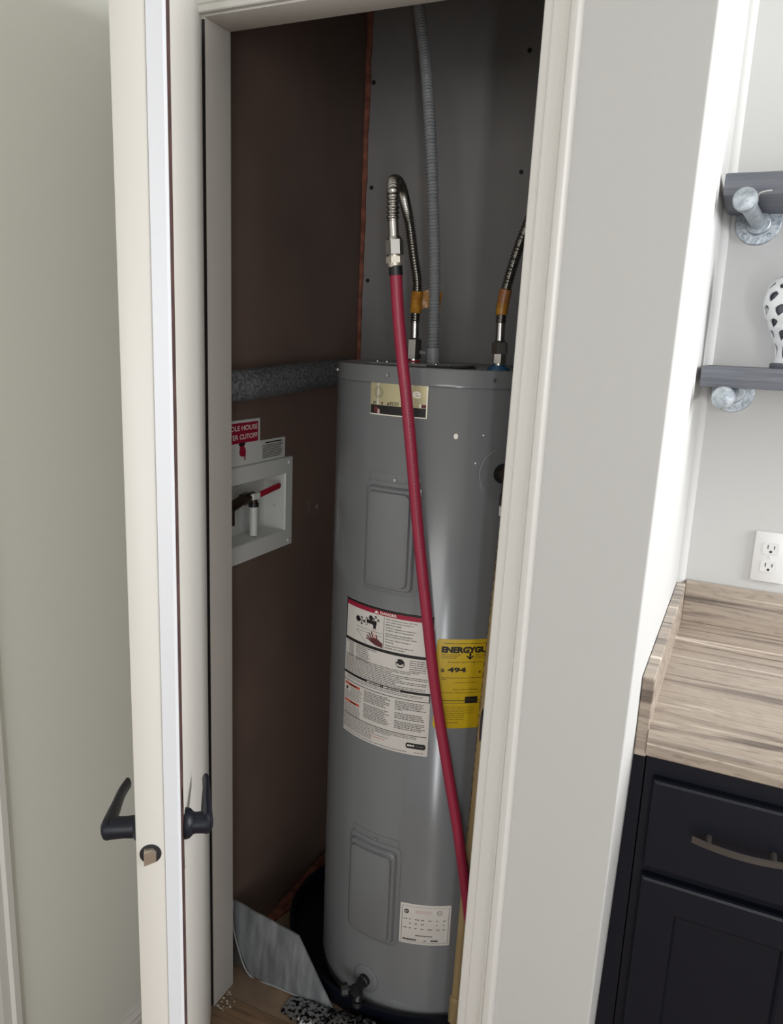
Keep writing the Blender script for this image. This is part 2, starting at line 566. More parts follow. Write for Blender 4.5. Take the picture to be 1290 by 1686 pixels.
# ------------------------------------------------------------------ the open closet door
DA, DW, DT = R(34.7), 0.60, 0.055
DZ0, DZ1, HZ = 0.012, 2.003, 0.85
u = Vector((sin(DA), -cos(DA), 0))
door = struct(empty('door_1', (-0.932, 1.188, 0)), 'open cream closet door seen edge-on with black levers')
door.rotation_euler = (0, 0, math.atan2(u.y, u.x))
B().box(0, DW, -DT, -0.0195, DZ0, DZ1, bev=0.0012).build('slab', 'door', door)
hole = Matrix.Translation((DW, -DT + 0.0175, HZ)) @ Matrix.Rotation(R(90), 4, 'Y')
B().box(0, DW - 0.052, -0.0194, 0.0, DZ0, DZ1, bev=0.001).build('inner_face', 'door', door)
B().box(DW - 0.0519, DW - 0.0032, -0.0194, -0.0006, DZ0, DZ1).build('raw_strip', 'raw', door)
es = B()
es.prism([(DW - 0.003, -0.0194), (DW + 0.0006, -0.0194), (DW + 0.0006, -0.003), (DW - 0.001, 0.0), (DW - 0.003, 0.0004)], DZ0, DZ1)
tag(es.build('edge_strip', 'strip', door), 'white bevelled strip on the door edge, window light in its colour')
lb = B()
lb.lathe([(0.0, 0.0004), (0.0, 0.0008), (0.0125, 0.0008), (0.0135, 0.0006), (0.0135, 0.0)], 28, hole)
latch = tag(lb.build('latch_socket', 'gasket', door), 'round dark latch hole in the door edge')
lt = B()
tongue = [(0.0, 0.0), (0.0085, 0.0), (0.0085, 0.0035), (0.0, 0.0105)]
for sgn in (1,):
    pts = []
    for k in range(13):
        a = -pi / 2 + pi * k / 12
        pts.append((0.0085 * cos(a), 0.0095 * sin(a)))
    vs, fs = [], []
    prof = [(-0.0075, -0.0095), (0.0065, -0.0095), (0.0075, -0.006), (0.0075, 0.004), (0.003, 0.0095), (-0.0075, 0.0095)]
    nn = len(prof)
    for (yy, zz) in prof:
        vs.append((DW + 0.0005, -DT + 0.0175 + yy, HZ + zz - 0.001))
    for (yy, zz) in prof:
        d = 0.0115 * (0.35 + 0.65 * (0.0075 - yy) / 0.015)
        vs.append((DW + d, -DT + 0.0175 + yy * 0.9, HZ + zz * 0.9 - 0.001))
    fs = [(i, (i + 1) % nn, nn + (i + 1) % nn, nn + i) for i in range(nn)] + [tuple(range(nn, 2 * nn))]
    lt.add(vs, fs)
lt.build('latch_bolt', 'bolt', latch)
# paint scuffs round the lever
sc = B()
for (x, y0, z0, z1, w) in ((DW - 0.043, 0.0003, 0.885, 0.922, 0.012), (DW - 0.047, 0.0003, 0.79, 0.812, 0.008)):
    sc.add([(x, y0, z0), (x + w * .7, y0 + 0.001, z0 + .004), (x + w, y0 + 0.001, z1 - .008), (x + w * .4, y0 + 0.001, z1), (x - w * .2, y0, (z0 + z1) / 2)], [(0, 1, 2, 3, 4)])
sc.build('scuff', 'scuff', door)


def lever(sign, y0, reach, back):
    lv = empty('lever_handle')
    lv.parent = door
    m = Matrix.Translation((DW - 0.060, y0, HZ)) @ Matrix.Rotation(R(-90 * sign), 4, 'X')
    B().lathe([(0.0205, 0), (0.0205, 0.003), (0.0190, 0.007), (0.0165, 0.0095), (0.0150, 0.011), (0.0, 0.011)], 32, m).build('rose', 'lever', lv)
    nk = B()
    nk.lathe([(0.0150, 0.009), (0.0140, reach * 0.5), (0.0150, reach), (0.0138, reach + 0.0035), (0.0, reach + 0.0045)], 24, m)
    nk.build('neck', 'lever', lv)
    x = DW - 0.060
    path = spline([(x + 0.010, y0 + sign * (reach - 0.001), HZ), (x - 0.012, y0 + sign * (reach - 0.002), HZ + 0.001), (x - 0.045, y0 + sign * (reach - 0.0045), HZ + 0.002),
                   (x - 0.078, y0 + sign * (reach - 0.0085 - back * 0.35), HZ + 0.003), (x - 0.106, y0 + sign * (reach - 0.016 - back), HZ + 0.002)], 0.006)
    nn = len(path)

    def rad(i, s):
        t = i / (nn - 1)
        return (0.0095 + 0.0075 * (1 - t) ** 1.6) * (1.0 if 0.04 < t < 0.96 else 0.72)
    arm = B().tube(path, rad, 16, sx=1.0, sy=0.55, up=(0, 0, 1))
    arm.build('lever', 'lever', lv)


lever(1, 0.0, 0.030, -0.007)
lever(-1, -DT, 0.046, -0.004)

# ------------------------------------------------------------------ water heater
TC, TR = Vector((-0.589, 1.597, 0)), 0.25
TZ0, TZ1 = 0.008, 1.454


def cyl_pt(th, z, rr=TR):
    """point on the tank skin; th in degrees, 0 faces the doorway"""
    a = R(th)
    return Vector((TC.x + rr * sin(a), TC.y - rr * cos(a), z))


heater = tag(empty('water_heater', (TC.x, TC.y, TZ0)), 'tall grey electric water heater with labels in a brown closet', 'water heater')


def hp(b, name, mats, **k):
    """build a heater part that is laid out in world coordinates"""
    o = b.build(name, mats, heater, **k)
    o.matrix_parent_inverse = Matrix.Translation((-TC.x, -TC.y, -TZ0))
    return o


def sub(b, name, mats, parent, **k):
    o = b.build(name, mats, parent, **k)
    return o


TM = Matrix.Translation((TC.x, TC.y, 0))
hp(B().lathe([(TR - 0.012, TZ0), (TR - 0.004, TZ0), (TR, TZ0 + 0.004), (TR, 0.028), (TR + 0.0012, 0.031), (TR + 0.0012, 0.036), (TR, 0.039), (TR, 1.418), (TR - 0.002, 1.421)], 128, TM), 'tank', 'tank')
hp(B().lathe([(TR - 0.001, 1.4195), (TR + 0.0022, 1.4205), (TR + 0.0026, 1.4235), (TR + 0.0014, 1.4265), (TR + 0.0012, 1.447), (TR - 0.001, 1.4525), (TR - 0.006, TZ1), (TR - 0.014, TZ1 - 0.001), (TR - 0.02, 1.449), (0.0, 1.449)], 128, TM), 'top_cap', 'tank')


def patch(b, th0, th1, z0, z1, rings, cr=0.0, K=14, mi=0):
    """raised rounded panel following the tank; rings = [(inset, height)]"""
    cols = []
    for ins, h in rings:
        rr = TR + h
        w = R(th1 - th0) * TR - 2 * ins
        hgt = z1 - z0 - 2 * ins
        c = max(min(cr, w / 3), 1e-4)
        tops = []
        for k in range(5):
            f = pi / 2 * k / 4
            tops.append((c * (1 - cos(f)), c * (1 - sin(f))))
        xs = [(x, dz) for x, dz in tops]
        for k in range(1, K):
            xs.append((c + (w - 2 * c) * k / K, 0.0))
        xs += [(w - x, dz) for x, dz in reversed(tops)]
        top, bot = [], []
        for x, dz in xs:
            th = th0 + math.degrees((ins + x) / TR)
            top.append(cyl_pt(th, z1 - ins - dz, rr))
            bot.append(cyl_pt(th, z0 + ins + dz, rr))
        cols.append((top, bot))
    n = len(cols[0][0])
    vs, fs = [], []
    for top, bot in cols:
        vs += top + list(reversed(bot))
    N = 2 * n
    for i in range(len(cols) - 1):
        for k in range(N):
            k2 = (k + 1) % N
            fs.append((i * N + k, i * N + k2, (i + 1) * N + k2, (i + 1) * N + k))
    o = (len(cols) - 1) * N
    for k in range(n - 1):
        fs.append((o + k, o + k + 1, o + N - 2 - k, o + N - 1 - k))
    return b.add(vs, fs, mi, True)


def access_panel(z0, z1, th0, th1):
    b = B()
    patch(b, th0, th1, z0, z1, [(0, 0), (0, 0.0025), (0.0035, 0.004), (0.008, 0.004), (0.0105, 0.011), (0.0125, 0.0125), (0.0165, 0.0125), (0.019, 0.0185), (0.022, 0.0195)], 0.012)
    pn = hp(b, 'access_panel', 'tank')
    # the flat tab above, with its screw
    tb = B()
    patch(tb, th0 + 1.5, th1 - 1, z1 - 0.004, z1 + 0.017, [(0, 0), (0, 0.0012), (0.001, 0.0016)], 0.004)
    sub(tb, 'tab', 'tank', pn)
    s = B()
    tm = (th0 + th1) / 2 + 1.5
    p = cyl_pt(tm, z1 + 0.006, TR + 0.001)
    q = cyl_pt(tm, z1 + 0.006, TR + 0.0045)
    s.cyl(p, q, 0.0042, 0.0034, 12)
    sub(s, 'screw', 'screw', pn)
    return pn


access_panel(1.009, 1.232, -19.0, 9.0)
access_panel(0.205, 0.448, -22.0, 8.0)
for th in (-9.5, 37.3, -56, 84):
    s = B()
    s.cyl(cyl_pt(th, 1.436, TR + 0.0005), cyl_pt(th, 1.436, TR + 0.004), 0.0042, 0.0032, 12)
    hp(s, 'screw', 'screw')
for th, z, a, bb_ in ((22.4, 1.330, 0.0042, 0.0048), (34.2, 1.334, 0.0018, 0.0014), (31.5, 1.281, 0.0016, 0.0016)):
    n = 12
    ck = B()
    ck.add([cyl_pt(th + math.degrees(a * cos(2 * pi * k / n) / TR), z + bb_ * sin(2 * pi * k / n) * (1.25 if k < 6 else 1), TR + 0.0005) for k in range(n)], [tuple(range(n))])
    tag(hp(ck, 'paint_chip', 'lwht'), 'white chip in the grey enamel')


# --- labels ---------------------------------------------------------------
class Print:
    """flat printing laid over the tank skin; colours are material slots"""

    def __init__(self, lift=0.0011):
        self.b, self.slots, self.lift = B(), [], lift

    def slot(self, m):
        if m not in self.slots:
            self.slots.append(m)
        return self.slots.index(m)

    def rect(self, t0, t1, z0, z1, m, lift=0.0):
        k = max(1, int(abs(t1 - t0) / 2.5))
        vs, fs = [], []
        for i in range(k + 1):
            t = t0 + (t1 - t0) * i / k
            vs += [cyl_pt(t, z0, TR + self.lift + lift), cyl_pt(t, z1, TR + self.lift + lift)]
        for i in range(k):
            fs.append((2 * i, 2 * i + 2, 2 * i + 3, 2 * i + 1))
        self.b.add(vs, fs, self.slot(m))

    def poly(self, pts, m, lift=0.0002):
        span = max(t for t, z in pts) - min(t for t, z in pts)
        lift += TR * (1 - cos(R(span / 2))) * 1.05
        self.b.add([cyl_pt(t, z, TR + self.lift + lift) for t, z in pts], [tuple(range(len(pts)))], self.slot(m))

    def disc(self, t, z, r_, m, lift=0.0002, n=20):
        self.poly([(t + math.degrees(r_ * cos(2 * pi * k / n) / TR), z + r_ * sin(2 * pi * k / n)) for k in range(n)], m, lift)

    def ring(self, t, z, r0, r1, m, lift=0.0002, n=20, sq=1.0):
        def P(r_, k):
            return cyl_pt(t + math.degrees(r_ * sq * cos(2 * pi * k / n) / TR), z + r_ * sin(2 * pi * k / n), TR + self.lift + lift)
        vs = [P(r0, k) for k in range(n)] + [P(r1, k) for k in range(n)]
        self.b.add(vs, [(k, (k + 1) % n, n + (k + 1) % n, n + k) for k in range(n)], self.slot(m))

    def line(self, a, b_, w, m, lift=0.0002):
        (t0, z0), (t1, z1) = a, b_
        dx, dz = R(t1 - t0) * TR, z1 - z0
        L = sqrt(dx * dx + dz * dz)
        ox, oz = -dz / L * w / 2, dx / L * w / 2
        ot = math.degrees(ox / TR)
        self.poly([(t0 - ot, z0 - oz), (t1 - ot, z1 - oz), (t1 + ot, z1 + oz), (t0 + ot, z0 + oz)], m, lift)

    def text(self, s, t0, z0, h, m, width=None, bold=0.0, shear=0.0, lift=0.0002):
        """width in degrees"""
        vs, fs, w, hh = glyphs(s, bold, shear)
        k = h / hh
        kx = R(width) * TR / w if width else k
        self.b.add([cyl_pt(t0 + math.degrees(v.x * kx / TR), z0 + v.y * k, TR + self.lift + lift) for v in vs], fs, self.slot(m))

    def words(self, t0, t1, z, h, m, rnd, gap=0.32, lo=0.5, hi=2.2):
        """a line of print too small to read: word-length dashes"""
        t = t0
        while t < t1 - 0.4:
            w = min(rnd.uniform(lo, hi), t1 - t)
            self.rect(t, t + w, z, z + h, m, 0.0002)
            t += w + gap

    def build(self, parent):
        return sub(self.b, 'lettering', self.slots, parent)


def label(name, th0, th1, z0, z1, m, text, cr=0.002):
    b = B()
    patch(b, th0, th1, z0, z1, [(0, 0), (0, 0.0008), (0.0006, 0.001)], cr, K=24)
    return tag(hp(b, name, m), text)


# warning label
A0, A1 = -31.6, 17.9
wlab = label('warning_label', A0, A1, 0.670, 0.9735, 'label', 'tall white warning label with red DANGER band and black rules')
p = Print()
rnd = random.Random(11)
p.rect(A0 + .2, A1 - .2, 0.968, 0.9733, 'lblk')
p.rect(A0 + .8, A1 - .9, 0.9585, 0.968, 'lred')
p.rect(A0 + .2, A0 + .9, 0.880, 0.968, 'lblk')
p.rect(A1 - .9, A1 - .2, 0.880, 0.968, 'lblk')
p.rect(A0 + .2, A1 - .2, 0.8805, 0.8870, 'lblk')
p.poly([(-11.9, 0.9605), (-9.3, 0.9605), (-10.6, 0.9668)], 'lwht', 0.0005)
p.text('DANGER', -8.5, 0.9607, 0.0056, 'lwht', 8.6, 0.02, lift=0.0005)
p.rect(-6.5, -6.2, 0.889, 0.957, 'lgry')
# tap, running water and hand
p.disc(-22.0, 0.936, 0.0065, 'lblk')
for dt, dz in ((0, .006), (0, -.006), (1.6, 0), (-1.4, 0)):
    p.ring(-19.6 + dt, 0.935 + dz, 0.001, 0.003, 'lblk', n=10)
p.rect(-20.6, -18.6, 0.934, 0.936, 'lblk', .0003)
p.ring(-16.4, 0.937, 0.0068, 0.0085, 'lblk', sq=0.5)
p.rect(-16.4, -11.0, 0.934, 0.942, 'lblk', .0003)
p.disc(-11.6, 0.9365, 0.0055, 'lblk', .0004)
p.rect(-12.2, -10.7, 0.926, 0.937, 'lblk', .0004)
p.disc(-13.8, 0.947, 0.0052, 'lblk')
for dt, dz in ((0, .0055), (0, -.0055), (1.5, 0), (-1.3, 0)):
    p.ring(-11.0 + dt, 0.9455 + dz, 0.001, 0.003, 'lblk', n=10)
p.rect(-23.2, -7.2, 0.9190, 0.9198, 'lgry')
p.rect(-22.8, -7.2, 0.9120, 0.9128, 'lgry')
p.line((-22.8, 0.9122), (-16.0, 0.889), 0.0008, 'lgry')
for k in range(4):
    p.line((-12.4 + .55 * k, 0.926), (-12.7 + .75 * k, 0.914), 0.0009, 'lpink', .0005)
p.poly([(-12.6, 0.913), (-10.2, 0.913), (-9.6, 0.902), (-12.4, 0.902)], 'lpink', .0001)
p.poly([(-14.2, 0.9015), (-11.0, 0.9065), (-9.2, 0.905), (-6.7, 0.8985), (-6.7, 0.8895), (-10.6, 0.8915), (-13.8, 0.8965)], 'lskin', .0004)
for a, b_ in (((-12.8, 0.903), (-14.8, 0.914)), ((-12.0, 0.904), (-13.2, 0.918)), ((-13.3, 0.901), (-16.0, 0.908)), ((-13.4, 0.899), (-16.2, 0.9015)), ((-9.8, 0.903), (-10.4, 0.9135))):
    p.line(a, b_, 0.0028, 'lskin', .0004)
# short paragraphs right of the picture
for z, e, line in ((0.9512, 10.2, 'Water temperature over 125\u00b0F can'), (0.9458, 8.6, 'cause severe burns instantly or'), (0.9405, 2.8, 'death from scalds.'),
                   (0.9335, 9.9, 'Children, disabled and elderly are'), (0.9282, 8.8, 'at highest risk of being scalded.'), (0.9210, 8.2, 'See instruction manual before'),
                   (0.9157, 10.4, 'setting temperature at water heater.'), (0.9085, 7.6, 'Feel water before bathing or'), (0.9032, -1.0, 'showering.'),
                   (0.8960, 8.8, 'Temperature limiting valves are'), (0.8907, 4.6, 'available, see manual.')):
    p.text(line, -5.4, z, 0.0036, 'lblk', e + 5.4, 0.012)
# table and book symbol
for k in range(8):
    z = 0.8765 - 0.0042 * k
    p.words(-28.2 if k else -30, -24.4, z, 0.0018, 'lgry', rnd, .3, .8, 2)
    p.words(-22.8, -22.8 + (13.5 if k == 0 else 7.5 + 2 * rnd.random()), z, 0.0018, 'lgry', rnd)
p.disc(2.8, 0.8655, 0.0098, 'lblk')
p.disc(0.9, 0.8705, 0.0028, 'label', .0005)
p.poly([(0.9, 0.866), (2.8, 0.862), (4.6, 0.866), (4.4, 0.8605), (2.8, 0.8585), (1.2, 0.8605)], 'label', .0005)
for k in range(6):
    p.words(7.4, 15.4 + rnd.random(), 0.8745 - 0.0045 * k, 0.0017, 'lgry', rnd)
# block of fine lines
for k in range(11):
    z = 0.8485 - 0.0037 * k
    e = 14.5 + 2 * rnd.random() if k % 3 != 2 else rnd.uniform(-8, 6)
    p.words(-30.4, min(e, 16.9) if k > 1 else 12.0 - 4 * k, z, 0.0016, 'lgry', rnd, .3, .5, 2.6)
p.rect(A0, A1 - .1, 0.804, 0.8095, 'lblk')
p.rect(-15.6, 4.4, 0.8035, 0.8100, 'lblk', .0002)
p.text('IMPORTANT \u2022 IMPORTANTE', -14.8, 0.8050, 0.0034, 'lwht', 18.4, 0.015, lift=.0007)
p.words(-29, 15, 0.7995, 0.0014, 'lgry', rnd)
p.words(-29, 14, 0.796, 0.0014, 'lgry', rnd)
p.rect(A0, A1 - .1, 0.7890, 0.7905, 'lblk')
p.rect(A1 - .6, A1 - .1, 0.789, 0.809, 'lblk')
p.rect(-30.6, -19.2, 0.7785, 0.7845, 'lora')
p.words(-27, -21.5, 0.7800, 0.0028, 'lblk', rnd, .2, 2, 3)
p.disc(-28.8, 0.7715, 0.0036, 'lblk')
p.rect(-30.6, -19.4, 0.7395, 0.7455, 'lora')
p.words(-26, -21.5, 0.7410, 0.0028, 'lblk', rnd, .2, 2, 3)
for k in range(7):
    p.words(-26.0 if k < 3 else -30.6, -17.8 - 2 * rnd.random(), 0.7745 - 0.0042 * k, 0.0015, 'lgry', rnd)
    p.words(-30.6, -18.0 - 1.5 * rnd.random(), 0.7355 - 0.0036 * k, 0.0014, 'lgry', rnd)
for k in range(17):
    z = 0.7825 - 0.0037 * k
    if k != 7:
        p.words(-16.4, -1.0 - 3.0 * rnd.random(), z, 0.0019, 'lgry', rnd, .3, .4, 1.9)
    if k not in (6, 11):
        p.words(1.2, (14.0 + 2.6 * rnd.random()) if k != 5 else 5.0, z, 0.0019, 'lgry', rnd, .3, .4, 1.9)
p.rect(A0 + .2, A1 - .8, 0.7120, 0.7135, 'lblk')
for k in range(9):
    z = 0.7085 - 0.0035 * k
    p.words(-31.0, (-3.0 if k < 3 else -12.0) + 3 * rnd.random(), z, 0.0014, 'lgry', rnd)
for k in range(2):
    p.words(-9.0, 13.0 - k, 0.7085 - 0.0035 * k, 0.0014, 'lgry', rnd)
p.words(-10, -1.5, 0.694, 0.0013, 'lgry', rnd)
p.words(-12, -3.5, 0.6885, 0.0013, 'lora', rnd)
p.words(-28, 8, 0.6745, 0.0013, 'lgry', rnd)
p.words(11.5, 16, 0.6755, 0.0013, 'lgry', rnd)
p.rect(7.4, 16.9, 0.6868, 0.6942, 'lblk', .0002)
p.rect(7.8, 16.5, 0.6845, 0.6965, 'lblk', .0002)
p.words(8.2, 11.6, 0.6890, 0.0036, 'lwht', rnd, .25, .8, 1.1)
p.words(12.2, 16.2, 0.6895, 0.0020, 'lgry', rnd, .25, .8, 1.1)
p.build(wlab)

# yellow energy label
E0 = 19.6
elab = label('energy_label', E0, 50.2, 0.737, 0.9285, 'yel', 'yellow energy cost label partly behind the doorframe', 0.006)
p = Print()
rnd = random.Random(5)
p.words(E0 + 3, 48, 0.9195, 0.0012, 'lyel', rnd, .3, 2, 7)
p.text('ENERGYGUIDE', 21.7, 0.9000, 0.0135, 'lblk', 27.5, 0.062)
p.rect(34.5, 35.4, 0.8885, 0.9020, 'lblk', .0004)
p.poly([(33.3, 0.8925), (34.95, 0.8860), (36.6, 0.8925), (36.4, 0.8950), (34.95, 0.8900), (33.5, 0.8950)], 'lblk', .0004)
for k in range(3):
    p.words(21.8, 31 - k, 0.8955 - .0035 * k, 0.0012, 'lyel', rnd)
    p.words(37.4, 46, 0.8955 - .0035 * k, 0.0012, 'lyel', rnd)
p.text('Estimated Yearly Energy Cost', 25.0, 0.8785, 0.0042, 'lblk', 15.8, 0.0)
p.text('$', 21.7, 0.8585, 0.0082, 'lblk', 1.9, 0.02)
p.text('494', 24.9, 0.8590, 0.0105, 'lblk', 8.6, 0.04)
p.text('E', 39.6, 0.8570, 0.0040, 'lblk', 1.1, 0.03)
p.rect(22.2, 48, 0.8463, 0.8475, 'lyel')
p.words(22.4, 25, 0.8425, 0.0012, 'lyel', rnd)
p.words(28.6, 39, 0.8365, 0.0012, 'lyel', rnd)
p.text('First Hour Rating', 28.2, 0.8195, 0.0042, 'lblk', 11.5, 0.0)
p.words(23, 46, 0.8145, 0.0011, 'lyel', rnd)
p.text('low', 30.2, 0.8025, 0.0028, 'lyel')
p.rect(22.6, 47, 0.7975, 0.7988, 'lblk')
p.rect(22.6, 47, 0.7918, 0.7928, 'lblk')
p.rect(33.8, 39.8, 0.7920, 0.8065, 'lblk', .0004)
p.text('MEDIUM', 34.6, 0.7985, 0.0024, 'lyel', 4.2, lift=.0007)
for k in range(7):
    p.words(24.5, 39 if k < 4 else 34, 0.7835 - 0.0045 * k, 0.0010, 'lyel', rnd)
p.words(26, 31.6, 0.7490, 0.0014, 'lyel', rnd)
p.build(elab)

# data label
slab = label('data_label', 8.9, 34.2, 0.2215, 0.3205, 'label', 'small white data label low on the tank')
p = Print()
rnd = random.Random(9)
for a, b_, c, d in ((9.8, 33.3, 0.3145, 0.3151), (9.8, 33.3, 0.2265, 0.2271), (9.8, 10.05, 0.2265, 0.315), (33.05, 33.3, 0.2265, 0.315)):
    p.rect(a, b_, c, d, 'lgry')
p.ring(12.1, 0.3015, 0.0030, 0.0052, 'lblk')
p.rect(12.0, 12.5, 0.2975, 0.3055, 'lblk', .0003)
p.ring(28.4, 0.3030, 0.0045, 0.0056, 'lgry')
p.text('UL', 27.7, 0.3008, 0.0045, 'lgry', 1.4)
p.words(16.4, 24.6, 0.3040, 0.0018, 'lpink', rnd, .15, 1, 2)
p.words(16.4, 24.6, 0.2998, 0.0018, 'lpink', rnd, .15, 1, 2)
for k, z in enumerate((0.282, 0.2715, 0.2600)):
    for a in (10.8, 13.6, 16.4, 19.4, 23.0, 27.0, 30.4):
        if rnd.random() < .82:
            p.words(a, a + rnd.uniform(1.0, 2.1), z, 0.0022, 'lgry', rnd, .2, .6, 1.2)
p.words(17, 25.4, 0.2425, 0.0028, 'lgry', rnd, .2, .6, 1.2)
p.words(10.8, 17.6, 0.2305, 0.0040, 'lblk', rnd, .15, .35, .8)
p.words(24.8, 28.6, 0.2310, 0.0040, 'lblk', rnd, .15, .35, .8)
p.words(21.2, 22.6, 0.2310, 0.0020, 'lgry', rnd)
p.build(slab)

# name plate
nlab = label('name_plate', -19.1, 9.5, 0.3595 + 1.0, 1.4215, 'gold', 'champagne foil name plate with a black lower band', 0.001)
p = Print()
p.rect(-18.7, 9.1, 1.3618, 1.3785, 'lblk')
p.rect(-19.0, 9.4, 1.3597, 1.3616, 'lwht')
p.rect(9.0, 9.4, 1.3597, 1.4205, 'lwht')
p.rect(2.0, 6.2, 1.4195, 1.4210, 'lwht')
p.rect(2.4, 6.8, 1.3790, 1.3860, 'lwht')
p.rect(6.8, 9.0, 1.3790, 1.3855, 'lskin')
p.rect(-15.0, -14.2, 1.3790, 1.4205, 'label')
p.text('e', 2.6, 1.3965, 0.0130, 'lwht', 3.9, 0.02)
p.text('ECO', -8.3, 1.3800, 0.0062, 'lblk', 4.6, 0.02, 0.25)
p.ring(-14.2, 1.4030, 0.0098, 0.0108, 'lgry')
p.ring(-14.2, 1.4030, 0.0066, 0.0074, 'lgry')
p.rect(-12.6, -8.6, 1.3795, 1.3845, 'lskin')
p.poly([(-16.4, 1.3640), (-13.8, 1.3640), (-14.2, 1.3735), (-15.6, 1.3770), (-16.8, 1.3720)], 'lskin', .0004)
p.poly([(-14.6, 1.3625), (-13.2, 1.3625), (-13.4, 1.3700), (-14.4, 1.3720)], 'lpink', .0005)
p.words(-17.2, -15.6, 1.3800, 0.0050, 'lgry', random.Random(2), .3, .5, .8)
p.build(nlab)


# --- fittings on the heater -------------------------------------------------
def out_frame(th, z, rr=TR):
    """local z points out of the tank"""
    a = R(th)
    n_ = Vector((sin(a), -cos(a), 0))
    return Matrix.Translation(cyl_pt(th, z, rr)) @ n_.to_track_quat('Z', 'Y').to_matrix().to_4x4()


rv = hp(B().lathe([(0.019, -0.002), (0.019, 0.0032), (0.0215, 0.0036), (0.047, 0.0022), (0.0485, 0.0006), (0.0485, -0.003)], 40, out_frame(44, 1.262)), 'relief_valve', 'tank')
b = B()
b.lathe([(0.0185, 0.0032), (0.0185, 0.0046), (0.0, 0.0046)], 28, out_frame(44, 1.262))
sub(b, 'opening', 'gasket', rv)
b = B()
p0 = cyl_pt(44, 1.262, TR)
nrm = (cyl_pt(44, 0, 1) - cyl_pt(44, 0, 0))
b.cyl(p0, p0 + nrm * 0.034, 0.0125, 0.0135, 20)
pv = p0 + nrm * 0.032
b.cyl(pv + Vector((0, 0, 0.018)), pv - Vector((0, 0, 0.038)), 0.0135, 0.0135, 20)
b.cyl(pv - Vector((0, 0, 0.036)), pv - Vector((0, 0, 0.056)), 0.0165, 0.0165, 6, sm=False)
sub(b, 'valve_body', 'bronze', rv)

DTH, DZ = -8.5, 0.092
dv = hp(B().lathe([(0.014, -0.003), (0.014, 0.004), (0.018, 0.0044), (0.029, 0.0030), (0.0325, 0.0008), (0.0325, -0.004)], 36, out_frame(DTH, DZ)), 'drain_valve', 'tank')
F = out_frame(DTH, DZ)
b = B()
b.lathe([(0.0135, 0.003), (0.0135, 0.012), (0.0105, 0.014), (0.0105, 0.036), (0.0135, 0.038), (0.0135, 0.046), (0.0, 0.047)], 24, F)
c0 = F @ Vector((0, 0, 0.026))
b.cyl(c0, c0 + Vector((0.004, -0.014, -0.026)), 0.0095, 0.0105, 18)
b.cyl(c0 + Vector((0.004, -0.014, -0.026)), c0 + Vector((0.005, -0.016, -0.036)), 0.0115, 0.0115, 18)
sub(b, 'spout', 'blackp', dv)
b = B()
k0 = c0 + Vector((-0.012, -0.012, 0.0))
b.cyl(c0, k0 + Vector((-0.008, -0.008, 0)), 0.005, 0.005, 12)
b.cyl(k0 + Vector((-0.007, -0.008, 0)), k0 + Vector((-0.018, -0.016, 0)), 0.0145, 0.0135, 9)
sub(b, 'knob', 'blackp', dv)

HX, HY, CX, CY = -0.690, 1.607, -0.489, 1.588


def nipple(x, y, ring, name):
    b = B()
    b.cyl((x, y, 1.4485), (x, y, 1.4545), 0.024, 0.022, 24, mi=0)
    b.cyl((x, y, 1.4545), (x, y, 1.459), 0.017, 0.015, 24, mi=0)
    b.cyl((x, y, 1.4585), (x, y, 1.4629), 0.0118, 0.0118, 20, mi=1)
    hp(b, name, [ring, 'chrome'])


nipple(HX, HY, 'redc', 'hot_outlet')
nipple(CX, CY, 'bluec', 'cold_inlet')
b = B()
b.box(-0.735, -0.555, 1.475, 1.625, 1.4490, 1.4560, bev=0.0015)
jc = hp(b, 'junction_cover', 'tank')
b = B()
b.box(-0.739, -0.551, 1.471, 1.629, 1.4480, 1.4512, 0)
b.box(-0.600, -0.548, 1.462, 1.470, 1.4480, 1.4550, 0)
sub(b, 'gasket', 'gasket', jc)
for x in (-0.722, -0.700, -0.652, -0.59):
    b = B()
    b.lathe([(0.0045, 0), (0.0042, 0.0022), (0.002, 0.0034), (0, 0.0036)], 12, Matrix.Translation((x, 1.49, 1.4555)))
    sub(b, 'screw', 'screw', jc)

# ------------------------------------------------------------------ drain pan
PC = Vector((-0.622, 1.610, 0))
pan = tag(empty('drain_pan', (PC.x, PC.y, 0.0)), 'dark navy plastic drain pan under the water heater', 'drain pan')
b = B()
b.lathe([(0.94, 0.0005), (0.99, 0.0015), (1.0, 0.046), (1.015, 0.047), (1.015, 0.0495), (0.985, 0.0495), (0.975, 0.006), (0.0, 0.006)], 72, None, 0, True, 0.3175, 0.283)
b.build('tray', 'pan', pan)

# ------------------------------------------------------------------ hoses
def corrugate(pitch, amp, r0):
    return lambda i, s: r0 + amp * (0.5 + 0.5 * cos(2 * pi * s / pitch)) ** 0.8


def hexnut(b, p0, p1, r_, mi=0):
    b.cyl(p0, p1, r_, r_, 6, mi, False)


hot = tag(empty('hose', (HX, HY, 1.46)), 'looped stainless corrugated hose from the hot outlet down to the red pipe', 'hose')
hi = Matrix.Translation((-HX, -HY, -1.46))


def part(b, name, m, root, inv, **k):
    o = b.build(name, m, root, **k)
    o.matrix_parent_inverse = inv
    return o


